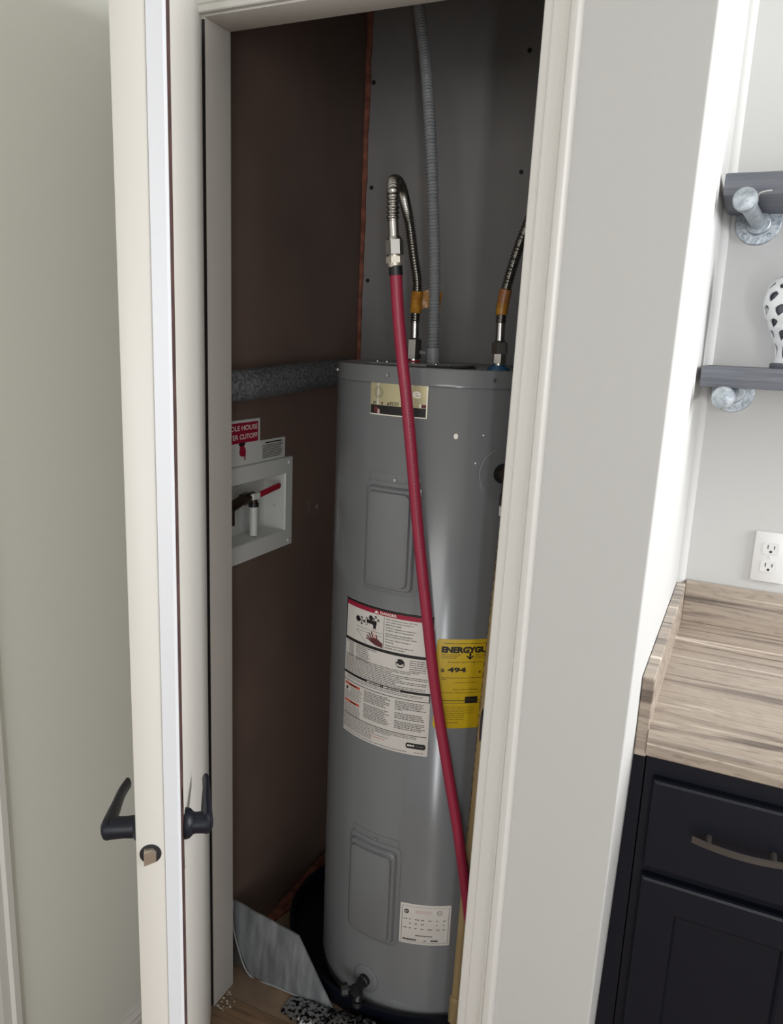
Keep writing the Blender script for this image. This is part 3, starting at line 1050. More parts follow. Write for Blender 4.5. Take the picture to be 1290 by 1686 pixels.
PX, PY = -0.602, 1.300        # top of the red pipe
b = B()
hexnut(b, (HX, HY, 1.463), (HX, HY, 1.504), 0.0165)
b.cyl((HX, HY, 1.504), (HX, HY, 1.508), 0.014, 0.011, 20)
part(b, 'nut', 'chrome', hot, hi)
b = B()
hexnut(b, (PX - 0.002, PY, 1.6474), (PX - 0.004, PY, 1.672), 0.0158)
b.cyl((PX - 0.004, PY, 1.672), (PX - 0.005, PY, 1.677), 0.0145, 0.012, 20)
part(b, 'nut', 'chrome', hot, hi)
b = B()
b.cyl((HX, HY, 1.506), (HX - 0.001, HY, 1.543), 0.0092, 0.0092, 20)
part(b, 'end_tube', 'chrome', hot, hi)
b = B()
b.cyl((PX - 0.005, PY, 1.676), (PX - 0.008, PY, 1.707), 0.0092, 0.0092, 20)
part(b, 'end_tube', 'chrome', hot, hi)
hp_pts = [(HX - 0.001, HY, 1.540), (HX, HY - 0.001, 1.58), (HX + 0.001, HY - 0.002, 1.625), (HX - 0.006, HY - 0.013, 1.680), (-0.707, 1.592, 1.741), (-0.708, 1.568, 1.776), (-0.699, 1.525, 1.799),
          (-0.678, 1.460, 1.800), (-0.652, 1.390, 1.788), (-0.629, 1.335, 1.773), (-0.6145, 1.305, 1.753), (-0.611, 1.300, 1.727), (PX - 0.0085, PY, 1.703)]
pth = spline(hp_pts, 0.0008)
L = 0.0008 * len(pth)


def hot_rad(i, s):
    pit = 0.0056 if s < L * 0.72 else 0.0056 + 0.0028 * min(1, (s - L * 0.72) / (L * 0.1))
    hot_rad.ph += 0.0008 / pit
    return 0.0088 + 0.0028 * (0.5 + 0.5 * cos(2 * pi * hot_rad.ph))


hot_rad.ph = 0.0
part(B().tube(pth, hot_rad, 18), 'corrugated_tube', 'steel', hot, hi, sharp=60)
b = B()
tp = [q for q in pth if 1.560 < q.z < 1.606 and q.y > 1.59]
b.tube(tp, lambda i, s: 0.0125 + 0.0004 * sin(i * 1.7), 18)
w_ = B()
vs, fs = [], []
for i in range(7):
    for j in range(5):
        t, q = i / 6, j / 4
        vs.append((HX + 0.008 + 0.040 * t, HY + 0.004 + 0.020 * t + 0.004 * sin(5 * t + 3 * q), 1.568 + 0.036 * q + 0.006 * t + 0.004 * sin(4 * t)))
for i in range(6):
    for j in range(4):
        fs.append((i * 5 + j, i * 5 + 5 + j, i * 5 + 6 + j, i * 5 + 1 + j))
b.add(vs, fs, 0, True)
tag(part(b, 'tape_flag', 'tape', hot, hi), 'amber tape wrapped round the hose')

cold = tag(empty('hose', (CX, CY, 1.46)), 'dark corrugated hose rising from the blue-ringed cold inlet', 'hose')
ci = Matrix.Translation((-CX, -CY, -1.46))
b = B()
hexnut(b, (CX, CY, 1.463), (CX, CY, 1.482), 0.0145)
hexnut(b, (CX, CY, 1.482), (CX - 0.001, CY, 1.505), 0.0168)
b.cyl((CX - 0.001, CY, 1.505), (CX - 0.001, CY, 1.509), 0.014, 0.011, 20)
part(b, 'nut', 'chrome', cold, ci)
b = B()
b.cyl((CX - 0.001, CY, 1.507), (CX - 0.002, CY, 1.546), 0.0095, 0.0095, 20)
part(b, 'end_tube', 'chrome', cold, ci)
cp = spline([(CX - 0.002, CY, 1.544), (CX - 0.001, CY, 1.575), (CX + 0.004, CY, 1.61), (CX + 0.014, CY + 0.001, 1.655), (CX + 0.029, CY + 0.003, 1.71), (CX + 0.052, CY + 0.012, 1.775),
             (CX + 0.092, CY + 0.04, 1.85), (CX + 0.16, CY + 0.09, 1.92), (-0.224, 1.72, 1.95)], 0.0011)
part(B().tube(cp, corrugate(0.0058, 0.0027, 0.0088), 18), 'corrugated_tube', 'steel', cold, ci, sharp=60)
tp = [q for q in cp if 1.560 < q.z < 1.585]
b = B().tube(tp, 0.0124, 18)
tag(part(b, 'tape_wrap', 'tape', cold, ci), 'yellow lower band of tape')
tp = [q for q in cp if 1.583 < q.z < 1.611]
b = B().tube(tp, 0.0128, 18)
tag(part(b, 'tape_wrap', 'tape2', cold, ci), 'brown upper band of tape')

# ------------------------------------------------------------------ red pipe
red = tag(empty('red_pipe', (PX, PY, 1.63)), 'long red plastic pipe slanting down across the grey heater', 'pipe')
ri = Matrix.Translation((-PX, -PY, -1.63))
rp_ = [(-0.602, 1.300, 1.632), (-0.594, 1.304, 1.544), (-0.583, 1.308, 1.459), (-0.576, 1.310, 1.415), (-0.561, 1.314, 1.305)]
for th, z, rr in ((9.1, 1.167, .2775), (12.0, 1.073, .2775), (15.1, 0.976, .276), (18.3, 0.875, .272), (22.2, 0.771, .268), (27.4, 0.652, .2695), (32.6, 0.532, .277), (34.6, 0.477, .281),
                  (38.4, 0.364, .287), (40.8, 0.291, .292), (46, 0.19, .296), (50.5, 0.109, .297), (54, 0.058, .298)):
    rp_.append(tuple(cyl_pt(th, z, rr)))
rpath = spline(rp_, 0.012)
part(B().tube(rpath, 0.0110, 22), 'pipe', 'red', red, ri)
b = B()
rd = (rpath[1] - rpath[0]).normalized()
b.cyl(rpath[0] + rd * 0.0195, rpath[0] + rd * 0.0035, 0.0122, 0.0122, 22)
tag(part(b, 'crimp_ring', 'blackp', red, ri), 'black crimp ring')
b = B()
b.cyl((PX - 0.0005, PY, 1.626), (PX - 0.001, PY, 1.634), 0.0118, 0.0135, 20)
hexnut(b, (PX - 0.001, PY, 1.633), (PX - 0.0018, PY, 1.6435), 0.0155)
b.cyl((PX - 0.0018, PY, 1.6435), (PX - 0.002, PY, 1.647), 0.0105, 0.0105, 20)
tag(part(b, 'adapter', 'fit', red, ri), 'pale brass hex adapter')
# faint printing along the pipe
b = B()
rnd = random.Random(4)
for i in range(17, 50):
    q0, q1 = rpath[i], rpath[i + 1]
    d = (q1 - q0).normalized()
    v = (Vector((0.12, 0.2, 1.5)) - q0)
    v = (v - d * v.dot(d)).normalized()
    s_ = d.cross(v)
    t = 0.0
    while t < 0.8:
        a, l = t, 0.12 + 0.15 * rnd.random()
        pa, pb = q0.lerp(q1, a), q0.lerp(q1, a + l)
        w = 0.0016
        b.add([pa + v * 0.0112 - s_ * w, pb + v * 0.0112 - s_ * w, pb + v * 0.0112 + s_ * w, pa + v * 0.0112 + s_ * w], [(0, 1, 2, 3)])
        t += l + 0.15 + 0.25 * rnd.random()
part(b, 'lettering', 'redmark', red, ri)

# ------------------------------------------------------------------ conduit
cd_pts = [(-0.640, 1.598, 1.452), (-0.642, 1.598, 1.50), (-0.648, 1.600, 1.643), (-0.668, 1.610, 1.828), (-0.692, 1.630, 1.974), (-0.718, 1.660, 2.077), (-0.757, 1.70, 2.202), (-0.80, 1.74, 2.33), (-0.83, 1.77, 2.432)]
cdp = spline(cd_pts, 0.00135)
con = tag(empty('conduit', (-0.640, 1.598, 1.452)), 'thin grey ribbed conduit rising from the heater top', 'conduit')
oi = Matrix.Translation((0.640, -1.598, -1.452))
part(B().tube(cdp[24:], corrugate(0.0070, 0.0036, 0.0092), 18), 'ribbed_tube', 'conduit', con, oi, sharp=60)
b = B()
b.cyl((-0.640, 1.598, 1.4562), (-0.640, 1.598, 1.462), 0.0150, 0.0150, 20)
b.cyl((-0.640, 1.598, 1.466), (-0.642, 1.598, 1.487), 0.0150, 0.0150, 20)
b.cyl((-0.640, 1.598, 1.461), (-0.640, 1.598, 1.467), 0.0135, 0.0135, 20)
b.cyl((-0.655, 1.585, 1.476), (-0.664, 1.577, 1.478), 0.004, 0.004, 10)
part(b, 'connector', 'conduit', con, oi)

# ------------------------------------------------------------------ discharge pipe
d0 = pv - Vector((0, 0, 0.0572))
d1 = cyl_pt(38.3, 0.048, TR + 0.0175)
dis = tag(empty('discharge_pipe', d0), 'tan discharge pipe hugging the right jamb below the relief valve', 'pipe')
di = Matrix.Translation(-d0)
pts = spline([d0 - Vector((0, 0, 0.002)), cyl_pt(44.6, 1.06, .2665), cyl_pt(43.4, 0.90, .264), cyl_pt(42.6, 0.766, .263), cyl_pt(41.4, 0.55, .263), cyl_pt(39.8, 0.314, .263), d1], 0.02)
part(B().tube(pts, 0.0111, 22), 'pipe', 'cpvc', dis, di)
b = B()
b.cyl(d0, d0 - Vector((0, 0, 0.018)), 0.0150, 0.0150, 22)
part(b, 'adapter', 'whitep', dis, di)
b = B()
dd = (d0 - d1).normalized()
b.cyl(d1 + dd * 0.058, d1 + dd * 0.050, 0.0120, 0.0150, 22)
b.cyl(d1 + dd * 0.050, d1 - dd * 0.006, 0.0150, 0.0152, 22)
part(b, 'coupling', 'cpvc', dis, di)
b = B()
rnd = random.Random(8)
sv = Vector((-0.82, -0.57, 0)).normalized()
wv = Vector((0.57, -0.82, 0)).normalized()
z = 1.17
while z > 0.5:
    l = 0.006 + 0.012 * rnd.random()
    k0 = min(range(len(pts)), key=lambda i: abs(pts[i].z - z))
    q0, q1 = pts[max(k0 - 1, 0)], pts[min(k0 + 1, len(pts) - 1)]
    at = lambda zz: q0.lerp(q1, (q0.z - zz) / (q0.z - q1.z))
    qa, qb = at(z) + sv * 0.0113, at(z - l) + sv * 0.0113
    b.add([qa - wv * .0022, qb - wv * .0022, qb + wv * .0022, qa + wv * .0022], [(0, 1, 2, 3)])
    z -= l + 0.004 + 0.012 * rnd.random()
part(b, 'lettering', 'cpvcmark', dis, di)

# ------------------------------------------------------------------ foam-wrapped pipe on the left wall
ins = tag(empty('insulated_pipe', (XL + 0.036, 1.60, 1.413)), 'grey foam-wrapped pipe crossing the brown closet side', 'pipe')
ii = Matrix.Translation((-(XL + 0.036), -1.60, -1.413))
ip = spline([(XL + 0.036, 1.2798, 1.3952), (XL + 0.036, 1.45, 1.404), (XL + 0.036, 1.62, 1.413), (XL + 0.034, 1.785, 1.418), (XL + 0.012, 1.825, 1.418)], 0.006)
rnd = random.Random(6)
wob = [0.0325 + 0.0007 * rnd.uniform(-1, 1) for _ in ip]
fb = B().tube(ip, lambda i, s: wob[i], 26)
for q in fb.v:                                       # squeezed flat where it passes behind the jamb
    if q.y < 1.36:
        q.x = XL + (q.x - XL) * (0.60 + 0.40 * max(0.0, min(1.0, (q.y - 1.285) / 0.06)))
part(fb, 'foam_sleeve', 'foam', ins, ii)
ip = [q for q in ip if q.y > 1.36]
part(B().tube(ip, 0.0115, 14), 'pipe', 'cpvc', ins, ii)

# ------------------------------------------------------------------ water cutoff box
vb = tag(empty('valve_box', (XL, 1.4325, 1.113)), 'white recessed shutoff box in the brown closet side', 'valve box')
vi = Matrix.Translation((-XL, -1.4325, -1.113))
F0, F1, G0, G1 = 1.287, 1.577, 1.006, 1.2195         # flange
H0, H1, J0, J1 = 1.320, 1.546, 1.046, 1.182          # opening
D = XL - 0.052
b = B()
fx = XL + 0.005
ring_o = [(fx, F0, G0), (fx, F1, G0), (fx, F1, G1), (fx, F0, G1)]
ring_w = [(XL + 0.0004, F0 - .002, G0 - .002), (XL + 0.0004, F1 + .002, G0 - .002), (XL + 0.0004, F1 + .002, G1 + .002), (XL + 0.0004, F0 - .002, G1 + .002)]
ring_m = [(fx, H0 - .002, J0 - .002), (fx, H1 + .002, J0 - .002), (fx, H1 + .002, J1 + .002), (fx, H0 - .002, J1 + .002)]
ring_i = [(XL + 0.002, H0, J0), (XL + 0.002, H1, J0), (XL + 0.002, H1, J1), (XL + 0.002, H0, J1)]
ring_b = [(D, H0 + .006, J0 + .004), (D, H1 - .006, J0 + .004), (D, H1 - .006, J1 - .004), (D, H0 + .006, J1 - .004)]
vs = ring_w + ring_o + ring_m + ring_i + ring_b
fs = []
for i in range(4):
    for k in range(4):
        k2 = (k + 1) % 4
        fs.append((i * 4 + k, i * 4 + k2, i * 4 + 4 + k2, i * 4 + 4 + k))
fs.append((16, 17, 18, 19))
b.add(vs, fs)
part(b, 'box', 'boxw', vb, vi)
for y in (F0 + .016, F1 - .016):
    for z in (G0 + .012, G1 - .012):
        b = B()
        b.lathe([(0.005, 0), (0.0045, 0.0015), (0.002, 0.0028), (0, 0.003)], 12, Matrix.Translation((fx, y, z)) @ Matrix.Rotation(R(90), 4, 'Y'))
        part(b, 'screw', 'whitep', vb, vi)
b = B()
b.lathe([(0.0035, 0), (0.003, 0.0025), (0, 0.003)], 12, Matrix.Translation((D + 0.03, H1 - .0035, 1.102)) @ Matrix.Rotation(R(90), 4, 'X'))
part(b, 'screw', 'whitep', vb, vi)
vx = XL - 0.018
b = B()
b.cyl((vx, 1.449, J0 + .003), (vx, 1.449, 1.122), 0.0092, 0.0092, 20)
part(b, 'riser', 'whitep', vb, vi)
b = B()
b.cyl((vx, 1.449, 1.117), (vx, 1.449, 1.1255), 0.0118, 0.0118, 20)
part(b, 'crimp_ring', 'blackp', vb, vi)
b = B()
b.cyl((vx, 1.449, 1.125), (vx, 1.449, 1.143), 0.0088, 0.0095, 18)
b.cyl((vx, 1.449, 1.141), (vx, 1.418, 1.141), 0.0112, 0.0112, 18)
hexnut(b, (vx, 1.428, 1.141), (vx, 1.405, 1.139), 0.0138)
b.cyl((vx, 1.406, 1.139), (vx, 1.356, 1.128), 0.0118, 0.0118, 18)
b.cyl((vx, 1.36, 1.129), (vx, 1.36, 1.09), 0.0105, 0.0105, 18)
b.cyl((vx, 1.418, 1.141), (vx + 0.02, 1.418, 1.146), 0.006, 0.006, 14)
part(b, 'valve_body', 'bronze', vb, vi)
b = B()
hx = vx + 0.020
b.box(hx - .004, hx + .004, 1.414, 1.442, 1.1395, 1.1535, 0, 0.001, 1)
part(b, 'handle_root', 'whitep', vb, vi)
b = B()
b.tube(spline([(hx, 1.438, 1.1470), (hx + .001, 1.465, 1.1505), (hx + .001, 1.50, 1.1545), (hx + .001, 1.526, 1.1570)], 0.004), lambda i, s: 0.0072 * (0.75 if s < 0.004 or s > 0.086 else 1), 14, sx=1.0, sy=0.6, up=(0, 0, 1))
tag(part(b, 'handle', 'redc', vb, vi), 'red lever handle')


# flat lettering on the left closet wall (reads along +y, up +z)
class WallPrint:
    def __init__(self, x):
        self.x, self.b, self.slots = x, B(), []

    def slot(self, m):
        if m not in self.slots:
            self.slots.append(m)
        return self.slots.index(m)

    def rect(self, y0, y1, z0, z1, m, lift=0.0):
        x = self.x + lift
        self.b.add([(x, y0, z0), (x, y1, z0), (x, y1, z1), (x, y0, z1)], [(0, 1, 2, 3)], self.slot(m))

    def poly(self, pts, m, lift=0.0002):
        self.b.add([(self.x + lift, y, z) for y, z in pts], [tuple(range(len(pts)))], self.slot(m))

    def text(self, s, y1, z0, h, width, m, bold=0.0, lift=0.0004):
        vs, fs, w, hh = glyphs(s, bold)
        self.b.add([(self.x + lift, y1 - width + v.x * width / w, z0 + v.y * h / hh) for v in vs], fs, self.slot(m))


def sign(name, y0, y1, z0, z1, label_, cat):
    o = tag(empty(name, (XL, (y0 + y1) / 2, z0)), label_, cat)
    inv = Matrix.Translation((-XL, -(y0 + y1) / 2, -z0))
    part(B().box(XL + 0.0003, XL + 0.0015, y0, y1, z0, z1), 'card', 'boxw', o, inv)
    return o, inv


sg, si = sign('sign', 1.252, 1.4445, 1.2225, 1.321, 'white and red whole house water cutoff sign above the shutoff box', 'sign')
w = WallPrint(XL + 0.0018)
w.rect(1.258, 1.437, 1.2715, 1.3150, 'lred')
w.text('WHOLE HOUSE', 1.4335, 1.2985, 0.0108, 0.132, 'lwht', 0.012)
w.text('WATER CUTOFF', 1.4335, 1.2795, 0.0108, 0.132, 'lwht', 0.012)
w.poly([(1.366, 1.2715), (1.387, 1.2725), (1.388, 1.2675), (1.383, 1.2645), (1.370, 1.2650), (1.364, 1.2680)], 'lblk', 0.0003)
w.poly([(1.369, 1.2650), (1.383, 1.2655), (1.389, 1.2580), (1.3905, 1.2500), (1.3895, 1.2440), (1.3880, 1.2330), (1.3850, 1.2330), (1.3842, 1.2425), (1.3780, 1.2415), (1.3690, 1.2450), (1.3665, 1.2510)], 'lred', 0.0004)
part(w.b, 'lettering', w.slots, sg, si)
nt_, ni = sign('notice', 1.4465, 1.5475, 1.2225, 1.2700, 'small white notice card of fine print beside the cutoff sign', 'notice')
w = WallPrint(XL + 0.0018)
w.rect(1.466, 1.534, 1.2620, 1.2648, 'lblk')
rnd = random.Random(1)
for k in range(9):
    w.rect(1.4545, 1.539 - (0.01 * rnd.random() if k else 0.0), 1.2570 - 0.0035 * k, 1.2588 - 0.0035 * k, 'lgry')
part(w.b, 'lettering', w.slots, nt_, ni)
# small nick in the board right of the box
b = B()
b.add([(XL + .0004, 1.660, 1.098), (XL + .0004, 1.664, 1.100), (XL + .0004, 1.668, 1.066), (XL + .0004, 1.664, 1.064)], [(0, 1, 2, 3)])
b.lathe([(0.007, 0.0002), (0.005, 0.001), (0.0, 0.0014)], 10, Matrix.Translation((XL, 1.706, 1.074)) @ Matrix.Rotation(R(90), 4, 'Y'))
b.build('nick', 'gyp', wl)

# ------------------------------------------------------------------ plastic sleeve and crumpled foil on the closet floor
bag = tag(empty('document_sleeve', (-0.85, 1.335, 0.0)), 'grey plastic document sleeve propped by the drain pan', 'sleeve')
bi = Matrix.Translation((0.85, -1.335, 0.0))


def sheet(corners, thick, nx=22, nz=18, amp=0.002, seed=0, bow=0.0):
    bl, br, tr, tl = [Vector(c) for c in corners]
    rnd = random.Random(seed)
    ph = [rnd.uniform(0, 6) for _ in range(6)]
    vs, fs = [], []
    for side in (0, 1):
        for i in range(nx + 1):
            for j in range(nz + 1):
                s, t = i / nx, j / nz
                q = bl.lerp(br, s).lerp(tl.lerp(tr, s), t)
                dy = amp * (sin(7 * s + ph[0]) * sin(4 * t + ph[1]) + 0.5 * sin(17 * s + 5 * t + ph[2])) - bow * sin(pi * t) * (1 - 0.6 * s)
                dx = -0.010 * sin(pi * t) * (1 - s)
                vs.append((q.x + dx, q.y + dy + side * thick, q.z))
    N = (nx + 1) * (nz + 1)
    for i in range(nx):
        for j in range(nz):
            a = i * (nz + 1) + j
            fs.append((a, a + nz + 1, a + nz + 2, a + 1))
            fs.append((N + a, N + a + 1, N + a + nz + 2, N + a + nz + 1))
    rim = [i * (nz + 1) for i in range(nx + 1)] + [nx * (nz + 1) + j for j in range(1, nz + 1)] + [i * (nz + 1) + nz for i in range(nx - 1, -1, -1)] + [j for j in range(nz - 1, 0, -1)]
    for k in range(len(rim)):
        a, c = rim[k], rim[(k + 1) % len(rim)]
        fs.append((a, N + a, N + c, c))
    return B().add(vs, fs, 0, True)


part(sheet([(-0.917, 1.316, 0.002), (-0.686, 1.316, 0.004), (-0.792, 1.330, 0.150), (-0.974, 1.330, 0.178)], 0.004, amp=0.0016, seed=2, bow=0.006), 'front_sheet', 'bag', bag, bi)
part(sheet([(-0.982, 1.329, 0.001), (-0.80, 1.3305, 0.001), (-0.84, 1.3375, 0.10), (-0.982, 1.337, 0.168)], 0.002, amp=0.001, seed=5), 'back_sheet', 'bag2', bag, bi)

rim_ = spline([(-0.974, 1.3285, 0.178), (-0.969, 1.3195, 0.13), (-0.952, 1.3140, 0.075), (-0.917, 1.3150, 0.003), (-0.84, 1.3145, 0.0035), (-0.686, 1.3150, 0.004)], 0.008)
tag(part(B().tube(rim_, 0.0018, 8), 'seam', 'bagrim', bag, bi), 'pale welded seam')
rnd = random.Random(21)
arcp = spline([(-0.795, 1.288, 0.010), (-0.745, 1.284, 0.012), (-0.69, 1.278, 0.014), (-0.63, 1.280, 0.016), (-0.57, 1.286, 0.018), (-0.51, 1.298, 0.018), (-0.455, 1.316, 0.016)], 0.0045)
vs, fs = [], []
K = 16
for i, q in enumerate(arcp):
    t = i / (len(arcp) - 1)
    wdt = 0.010 + 0.026 * sin(pi * min(1, 0.12 + t)) ** 0.7
    hgt = 0.006 + 0.030 * min(1, t * 1.6) * (1 - 0.5 * max(0, t - .7) / .3)
    for k in range(K):
        a = 2 * pi * k / K
        rr = 1 + 0.24 * rnd.uniform(-1, 1)
        vs.append((q.x + 0.002 * rnd.uniform(-1, 1), q.y + wdt * cos(a) * rr, max(0.001, hgt / 2 + 0.5 * hgt * sin(a) * rr)))
for i in range(len(arcp) - 1):
    for k in range(K):
        k2 = (k + 1) % K
        fs.append((i * K + k, i * K + k2, (i + 1) * K + k2, (i + 1) * K + k))
fs.append(tuple(range(K)))
fs.append(tuple((len(arcp) - 1) * K + k for k in range(K)))
tag(B().add(vs, fs, 0, True).build('crumpled_foil', 'foil'), 'crumpled silver and black foil along the front of the drain pan', 'foil')

# chipped paint at the foot of the left jamb
rnd = random.Random(12)
b = B()
for k in range(26):
    x, y, s = -0.934 + 0.030 * rnd.random(), 1.205 + 0.05 * rnd.random() ** 1.5, 0.0012 + 0.0022 * rnd.random()
    m = 6
    b.prism([(x + s * cos(2 * pi * j / m) * rnd.uniform(.85, 1.15), y + 0.6 * s * sin(2 * pi * j / m)) for j in range(m)], 0.0002, 0.0010)
tag(b.build('paint_flakes', 'lwht'), 'scattered white paint flakes on the floor at the foot of the left jamb', 'paint flakes', kind='stuff')

# ------------------------------------------------------------------ kitchen recess: counter and cabinet
CT, CF, CB, KX1 = 0.889, 1.253, NB, 1.1
ct = tag(empty('countertop', (0.4, 1.56, 0.845)), 'beige travertine-look countertop with raised backsplash edges', 'countertop')
cti = Matrix.Translation((-0.4, -1.56, -0.845))
b = B()
prof = [(CB - 0.0005, 0.845), (CB - 0.0005, CT), (CF + 0.012, CT), (CF + 0.006, CT - 0.0015), (CF + 0.0018, CT - 0.006), (CF, CT - 0.012), (CF, 0.847), (CF + 0.002, 0.845)]
b.prism(prof, -0.0865, KX1, 'x', 0, True)
part(b, 'top', 'stone', ct, cti)
b = B()
b.box(XR + 0.001, -0.0865, 1.262, CB - 0.0005, 0.838, 0.979, 0, 0.0015, 1)
part(b, 'side_splash', 'stone', ct, cti)
b = B()
b.box(-0.0864, KX1, 1.861, CB - 0.0005, CT + 0.0002, 0.985, 0, 0.0015, 1)
part(b, 'back_splash', 'stone', ct, cti)

cab = tag(empty('base_cabinet', (0.4, 1.57, 0.0)), 'dark navy base cabinet under the beige counter', 'cabinet')
cbi = Matrix.Translation((-0.4, -1.57, 0))
CY0 = 1.272
b = B()
b.box(-0.085, 0.92, CY0, CB - 0.002, 0.10, 0.8365)
b.box(-0.085, 0.92, CY0 + 0.06, CB - 0.002, 0.0, 0.0999)
part(b, 'carcass', 'navy', cab, cbi)
b = B()
vs = []
for z in (0.001, 0.8365):
    vs += [(xwall(z) + 0.001, CY0 + 0.003, z), (-0.0875, CY0 + 0.003, z), (-0.0875, CY0 + 0.02, z), (xwall(z) + 0.001, CY0 + 0.02, z)]
b.add(vs, [(3, 2, 1, 0), (4, 5, 6, 7), (0, 1, 5, 4), (1, 2, 6, 5), (2, 3, 7, 6), (3, 0, 4, 7)])
part(b, 'filler_strip', 'navy', cab, cbi)


def front_panel(x0, x1, z0, z1, recess):
    """door or drawer front with softened edge and, if asked, a recessed centre"""
    y0, y1 = CY0 - 0.019, CY0 - 0.0005
    rings = [(0, y1), (0, y0 + 0.006), (0.002, y0 + 0.002), (0.006, y0)]
    if recess:
        rings += [(0.056, y0), (0.060, y0 + 0.0015), (0.064, y0 + 0.007)]
    vs, fs = [], []
    for ins_, y in rings:
        vs += [(x0 + ins_, y, z0 + ins_), (x1 - ins_, y, z0 + ins_), (x1 - ins_, y, z1 - ins_), (x0 + ins_, y, z1 - ins_)]
    for i in range(len(rings) - 1):
        for k in range(4):
            k2 = (k + 1) % 4
            fs.append((i * 4 + k, i * 4 + k2, i * 4 + 4 + k2, i * 4 + 4 + k))
    o = 4 * (len(rings) - 1)
    fs += [(o, o + 1, o + 2, o + 3), (3, 2, 1, 0)]
    return B().add(vs, fs)


def pull(xc, z, parent):
    y0 = CY0 - 0.019
    h = B()
    n = 20
    vs, fs = [], []
    for i in range(n + 1):
        t = -1 + 2 * i / n
        yb = y0 - 0.018 - 0.012 * (1 - t * t)
        for dy, dz in ((0, -0.0056), (0, 0.0056), (-0.0034, 0.0046), (-0.0034, -0.0046)):
            vs.append((xc + 0.073 * t, yb + dy, z + dz))
    for i in range(n):
        for k in range(4):
            k2 = (k + 1) % 4
            fs.append((i * 4 + k, i * 4 + k2, i * 4 + 4 + k2, i * 4 + 4 + k))
    fs += [(3, 2, 1, 0), (n * 4, n * 4 + 1, n * 4 + 2, n * 4 + 3)]
    h.add(vs, fs)
    for s in (-1, 1):
        h.cyl((xc + s * 0.048, y0 + 0.0005, z), (xc + s * 0.048, y0 - 0.023, z), 0.0052, 0.0045, 12)
    o = h.build('handle', 'pull', parent)
    o.matrix_parent_inverse = Matrix.Identity(4)
    return o


for x0 in (-0.070, 0.234):
    d = part(front_panel(x0, x0 + 0.288, 0.640, 0.806, False), 'drawer', 'navy', cab, cbi)
    pull(x0 + 0.144, 0.730, d)
    d = part(front_panel(x0, x0 + 0.288, 0.125, 0.624, True), 'door', 'navy', cab, cbi)

# outlet
ol = tag(empty('wall_outlet', (0.079, NB, 1.064)), 'white duplex wall outlet above the counter backsplash', 'outlet')
oli = Matrix.Translation((-0.079, -NB, -1.064))
b = B()
b.box(0.044, 0.114, NB - 0.0062, NB - 0.0002, 1.0065, 1.1215, 0, 0.0025, 3)
part(b, 'cover_plate', 'outlet', ol, oli)
for z in (1.0845, 1.0435):
    b = B()
    pts = []
    for k in range(28):
        a = 2 * pi * k / 28
        pts.append((0.079 + max(-0.0165, min(0.0165, 0.0205 * cos(a))), z + max(-0.0135, min(0.0135, 0.0168 * sin(a)))))
    b.prism(pts, NB - 0.0078, NB - 0.006, 'y')
    rc = part(b, 'receptacle', 'outlet', ol, oli)
    b = B()
    b.box(0.0715, 0.0733, NB - 0.0082, NB - 0.0077, z - 0.001, z + 0.008)
    b.box(0.0848, 0.0866, NB - 0.0082, NB - 0.0077, z - 0.0005, z + 0.0068)
    b.lathe([(0.0, 0.0005), (0.0029, 0.0005), (0.0029, 0)], 14, Matrix.Translation((0.079, NB - 0.0077, z - 0.0072)) @ Matrix.Rotation(R(90), 4, 'X'))
    o = b.build('slots', 'slot', rc)
b = B()
b.lathe([(0.003, 0), (0.0026, 0.001), (0, 0.0014)], 12, Matrix.Translation((0.079, NB - 0.006, 1.064)) @ Matrix.Rotation(R(90), 4, 'X'))
part(b, 'screw', 'outlet', ol, oli)


# ------------------------------------------------------------------ shelves on pipe brackets
def shelf(z0, z1, label_):
    b = B()
    b.box(-0.099, 0.62, 1.650, 1.8795, z0, z1, 0, 0.003, 2)
    o = b.build('wall_shelf', 'shelf')
    return tag(o, label_, 'shelf', 'dark floating shelves in the kitchen recess')


shelf(1.788, 1.828, 'upper dark grey-stained wooden shelf, bare underside over the vase')
shelf(1.438, 1.477, 'lower dark grey-stained wooden shelf with the white vase on it')


def bracket(px, pz, qx, qy, label_):
    """floor flange on the wall, nipple and cap; q is the cap end"""
    o = tag(empty('pipe_bracket', (px, NB, pz)), label_, 'pipe bracket', 'galvanised pipe brackets under the shelves')
    inv = Matrix.Translation((-px, -NB, -pz))
    d = Vector((qx - px, qy - NB, 0)).normalized()
    base = Vector((px, NB - 0.0003, pz))
    mx = Matrix.Translation(base) @ Matrix.Rotation(R(90), 4, 'X')
    b = B()
    b.lathe([(0.0445, 0), (0.0445, 0.005), (0.043, 0.0068), (0.0255, 0.0072), (0.0245, 0.017), (0.0225, 0.019), (0.017, 0.019), (0.0, 0.018)], 48, mx)
    fl = part(b, 'flange', 'galv', o, inv)
    for k in range(4):
        a = pi / 4 + k * pi / 2
        s = B()
        s.lathe([(0.0046, 0), (0.0042, 0.0015), (0.0026, 0.0017), (0.0022, 0.0006), (0.0, 0.0006)], 12,
                Matrix.Translation((px + 0.034 * cos(a), NB - 0.0070, pz + 0.034 * sin(a))) @ Matrix.Rotation(R(90), 4, 'X'))
        s.build('screw', 'galv', fl)
    end = base + d * ((qy - NB) / d.y)
    part(B().cyl(base, end - d * 0.012, 0.0145, 0.0145, 28), 'nipple', 'galv', o, inv)
    b = B()
    q = d.to_track_quat('Z', 'Y').to_matrix().to_4x4()
    b.lathe([(0.0175, -0.024), (0.0205, -0.022), (0.0212, -0.006), (0.0195, -0.001), (0.012, 0.0012), (0.0, 0.0018)], 32, Matrix.Translation(end) @ q)
    tag(part(b, 'end_cap', 'galv', o, inv), 'rough pale end cap')
    return base, end


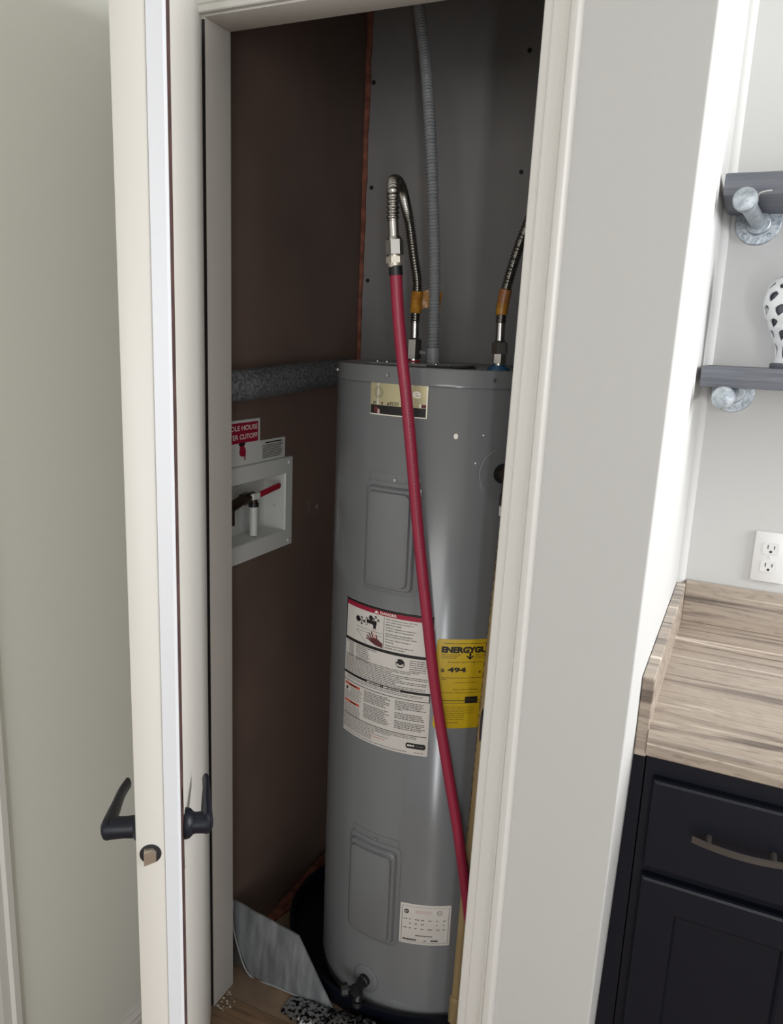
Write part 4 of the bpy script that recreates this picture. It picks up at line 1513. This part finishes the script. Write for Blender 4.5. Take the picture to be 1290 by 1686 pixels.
b0, e0 = bracket(-0.037, 1.7715, -0.0585, 1.590, 'galvanised pipe bracket under the upper shelf with a wire hook')
bracket(-0.042, 1.4215, -0.0515, 1.590, 'galvanised pipe bracket under the lower shelf')
# wire hook on the upper bracket
b = B()
ax = (e0 - b0).normalized()
c = b0.lerp(e0, 0.905)
rg = []
for k in range(27):
    a = R(200 + 290 * k / 26)
    rg.append(c + Vector((0.0168 * cos(a), 0, 0.0168 * sin(a))))
rg = [p_ + Vector((0, -0.004 * k / 26, 0)) for k, p_ in enumerate(rg)]
last = c + Vector((0.0168 * cos(R(20)), -0.004, 0.0168 * sin(R(20))))
rg = [c + Vector((0.0168 * cos(R(200 + 180 * k / 20)), -0.002 * k / 20, 0.0168 * sin(R(200 + 180 * k / 20)))) for k in range(21)]
tail = spline([rg[-1], c + Vector((0.0180, -0.004, 0.008)), c + Vector((0.0215, -0.006, 0.0125)), c + Vector((0.031, -0.008, 0.0150)), c + Vector((0.041, -0.010, 0.0155))], 0.002)
b.tube(rg + tail[1:], 0.0016, 8)
tag(b.build('wire_hook', 'screw'), 'thin bright wire hook looped round the upper pipe bracket', 'hook')

# vase
vx_, vy_, vz_ = 0.052, 1.765, 1.477
vase = tag(empty('vase', (vx_, vy_, vz_)), 'white pierced lattice ceramic vase standing on the lower shelf', 'vase')
b = B()
b.lathe([(0.030, 0.0), (0.031, 0.002), (0.031, 0.0095), (0.029, 0.011), (0.0, 0.011)], 40)
b.build('plinth', 'plinth', vase)
NU, NV = 288, 220
zb, zt = 0.011, 0.188


def vrad(t):
    pts_ = [(0.0, 0.0245), (0.06, 0.0235), (0.14, 0.0245), (0.26, 0.032), (0.40, 0.044), (0.52, 0.053), (0.62, 0.0575), (0.72, 0.0575), (0.82, 0.0525), (0.90, 0.044), (0.96, 0.032), (1.0, 0.016)]
    for i in range(len(pts_) - 1):
        if t <= pts_[i + 1][0]:
            f = (t - pts_[i][0]) / (pts_[i + 1][0] - pts_[i][0])
            f = f * f * (3 - 2 * f) * .35 + f * .65
            return pts_[i][1] + (pts_[i + 1][1] - pts_[i][1]) * f
    return pts_[-1][1]


rows = [(0.13, 0.085, 8, 0.30, 0.0), (0.30, 0.062, 9, 0.36, .5), (0.43, 0.052, 9, 0.38, 0.0), (0.565, 0.066, 9, 0.38, .5), (0.715, 0.060, 9, 0.39, 0.0), (0.835, 0.042, 9, 0.40, .5), (0.92, 0.028, 8, 0.40, 0.0)]


def pierced(uu, t):
    for tc, hh, cnt, wd, off in rows:
        d = (t - tc) / hh
        if abs(d) < 1:
            f = (uu * cnt + off) % 1.0 - 0.5
            lim = wd * (1 - abs(d) ** 2.2) * (0.75 + 0.35 * d)
            sk = 0.10 * d
            if abs(f - sk) < lim:
                return True
    return False


vs, fs = [], []
for j in range(NV + 1):
    t = j / NV
    for i in range(NU):
        a = 2 * pi * i / NU
        vs.append((vrad(t) * cos(a), vrad(t) * sin(a), zb + (zt - zb) * t))
for j in range(NV):
    for i in range(NU):
        if not pierced((i + .5) / NU, (j + .5) / NV):
            i2 = (i + 1) % NU
            fs.append((j * NU + i, j * NU + i2, (j + 1) * NU + i2, (j + 1) * NU + i))
vo = B().add(vs, fs, 0, True).build('body', 'ceram', vase, sharp=60)
sd = vo.modifiers.new('thickness', 'SOLIDIFY')
sd.thickness = 0.004
sd.offset = -1
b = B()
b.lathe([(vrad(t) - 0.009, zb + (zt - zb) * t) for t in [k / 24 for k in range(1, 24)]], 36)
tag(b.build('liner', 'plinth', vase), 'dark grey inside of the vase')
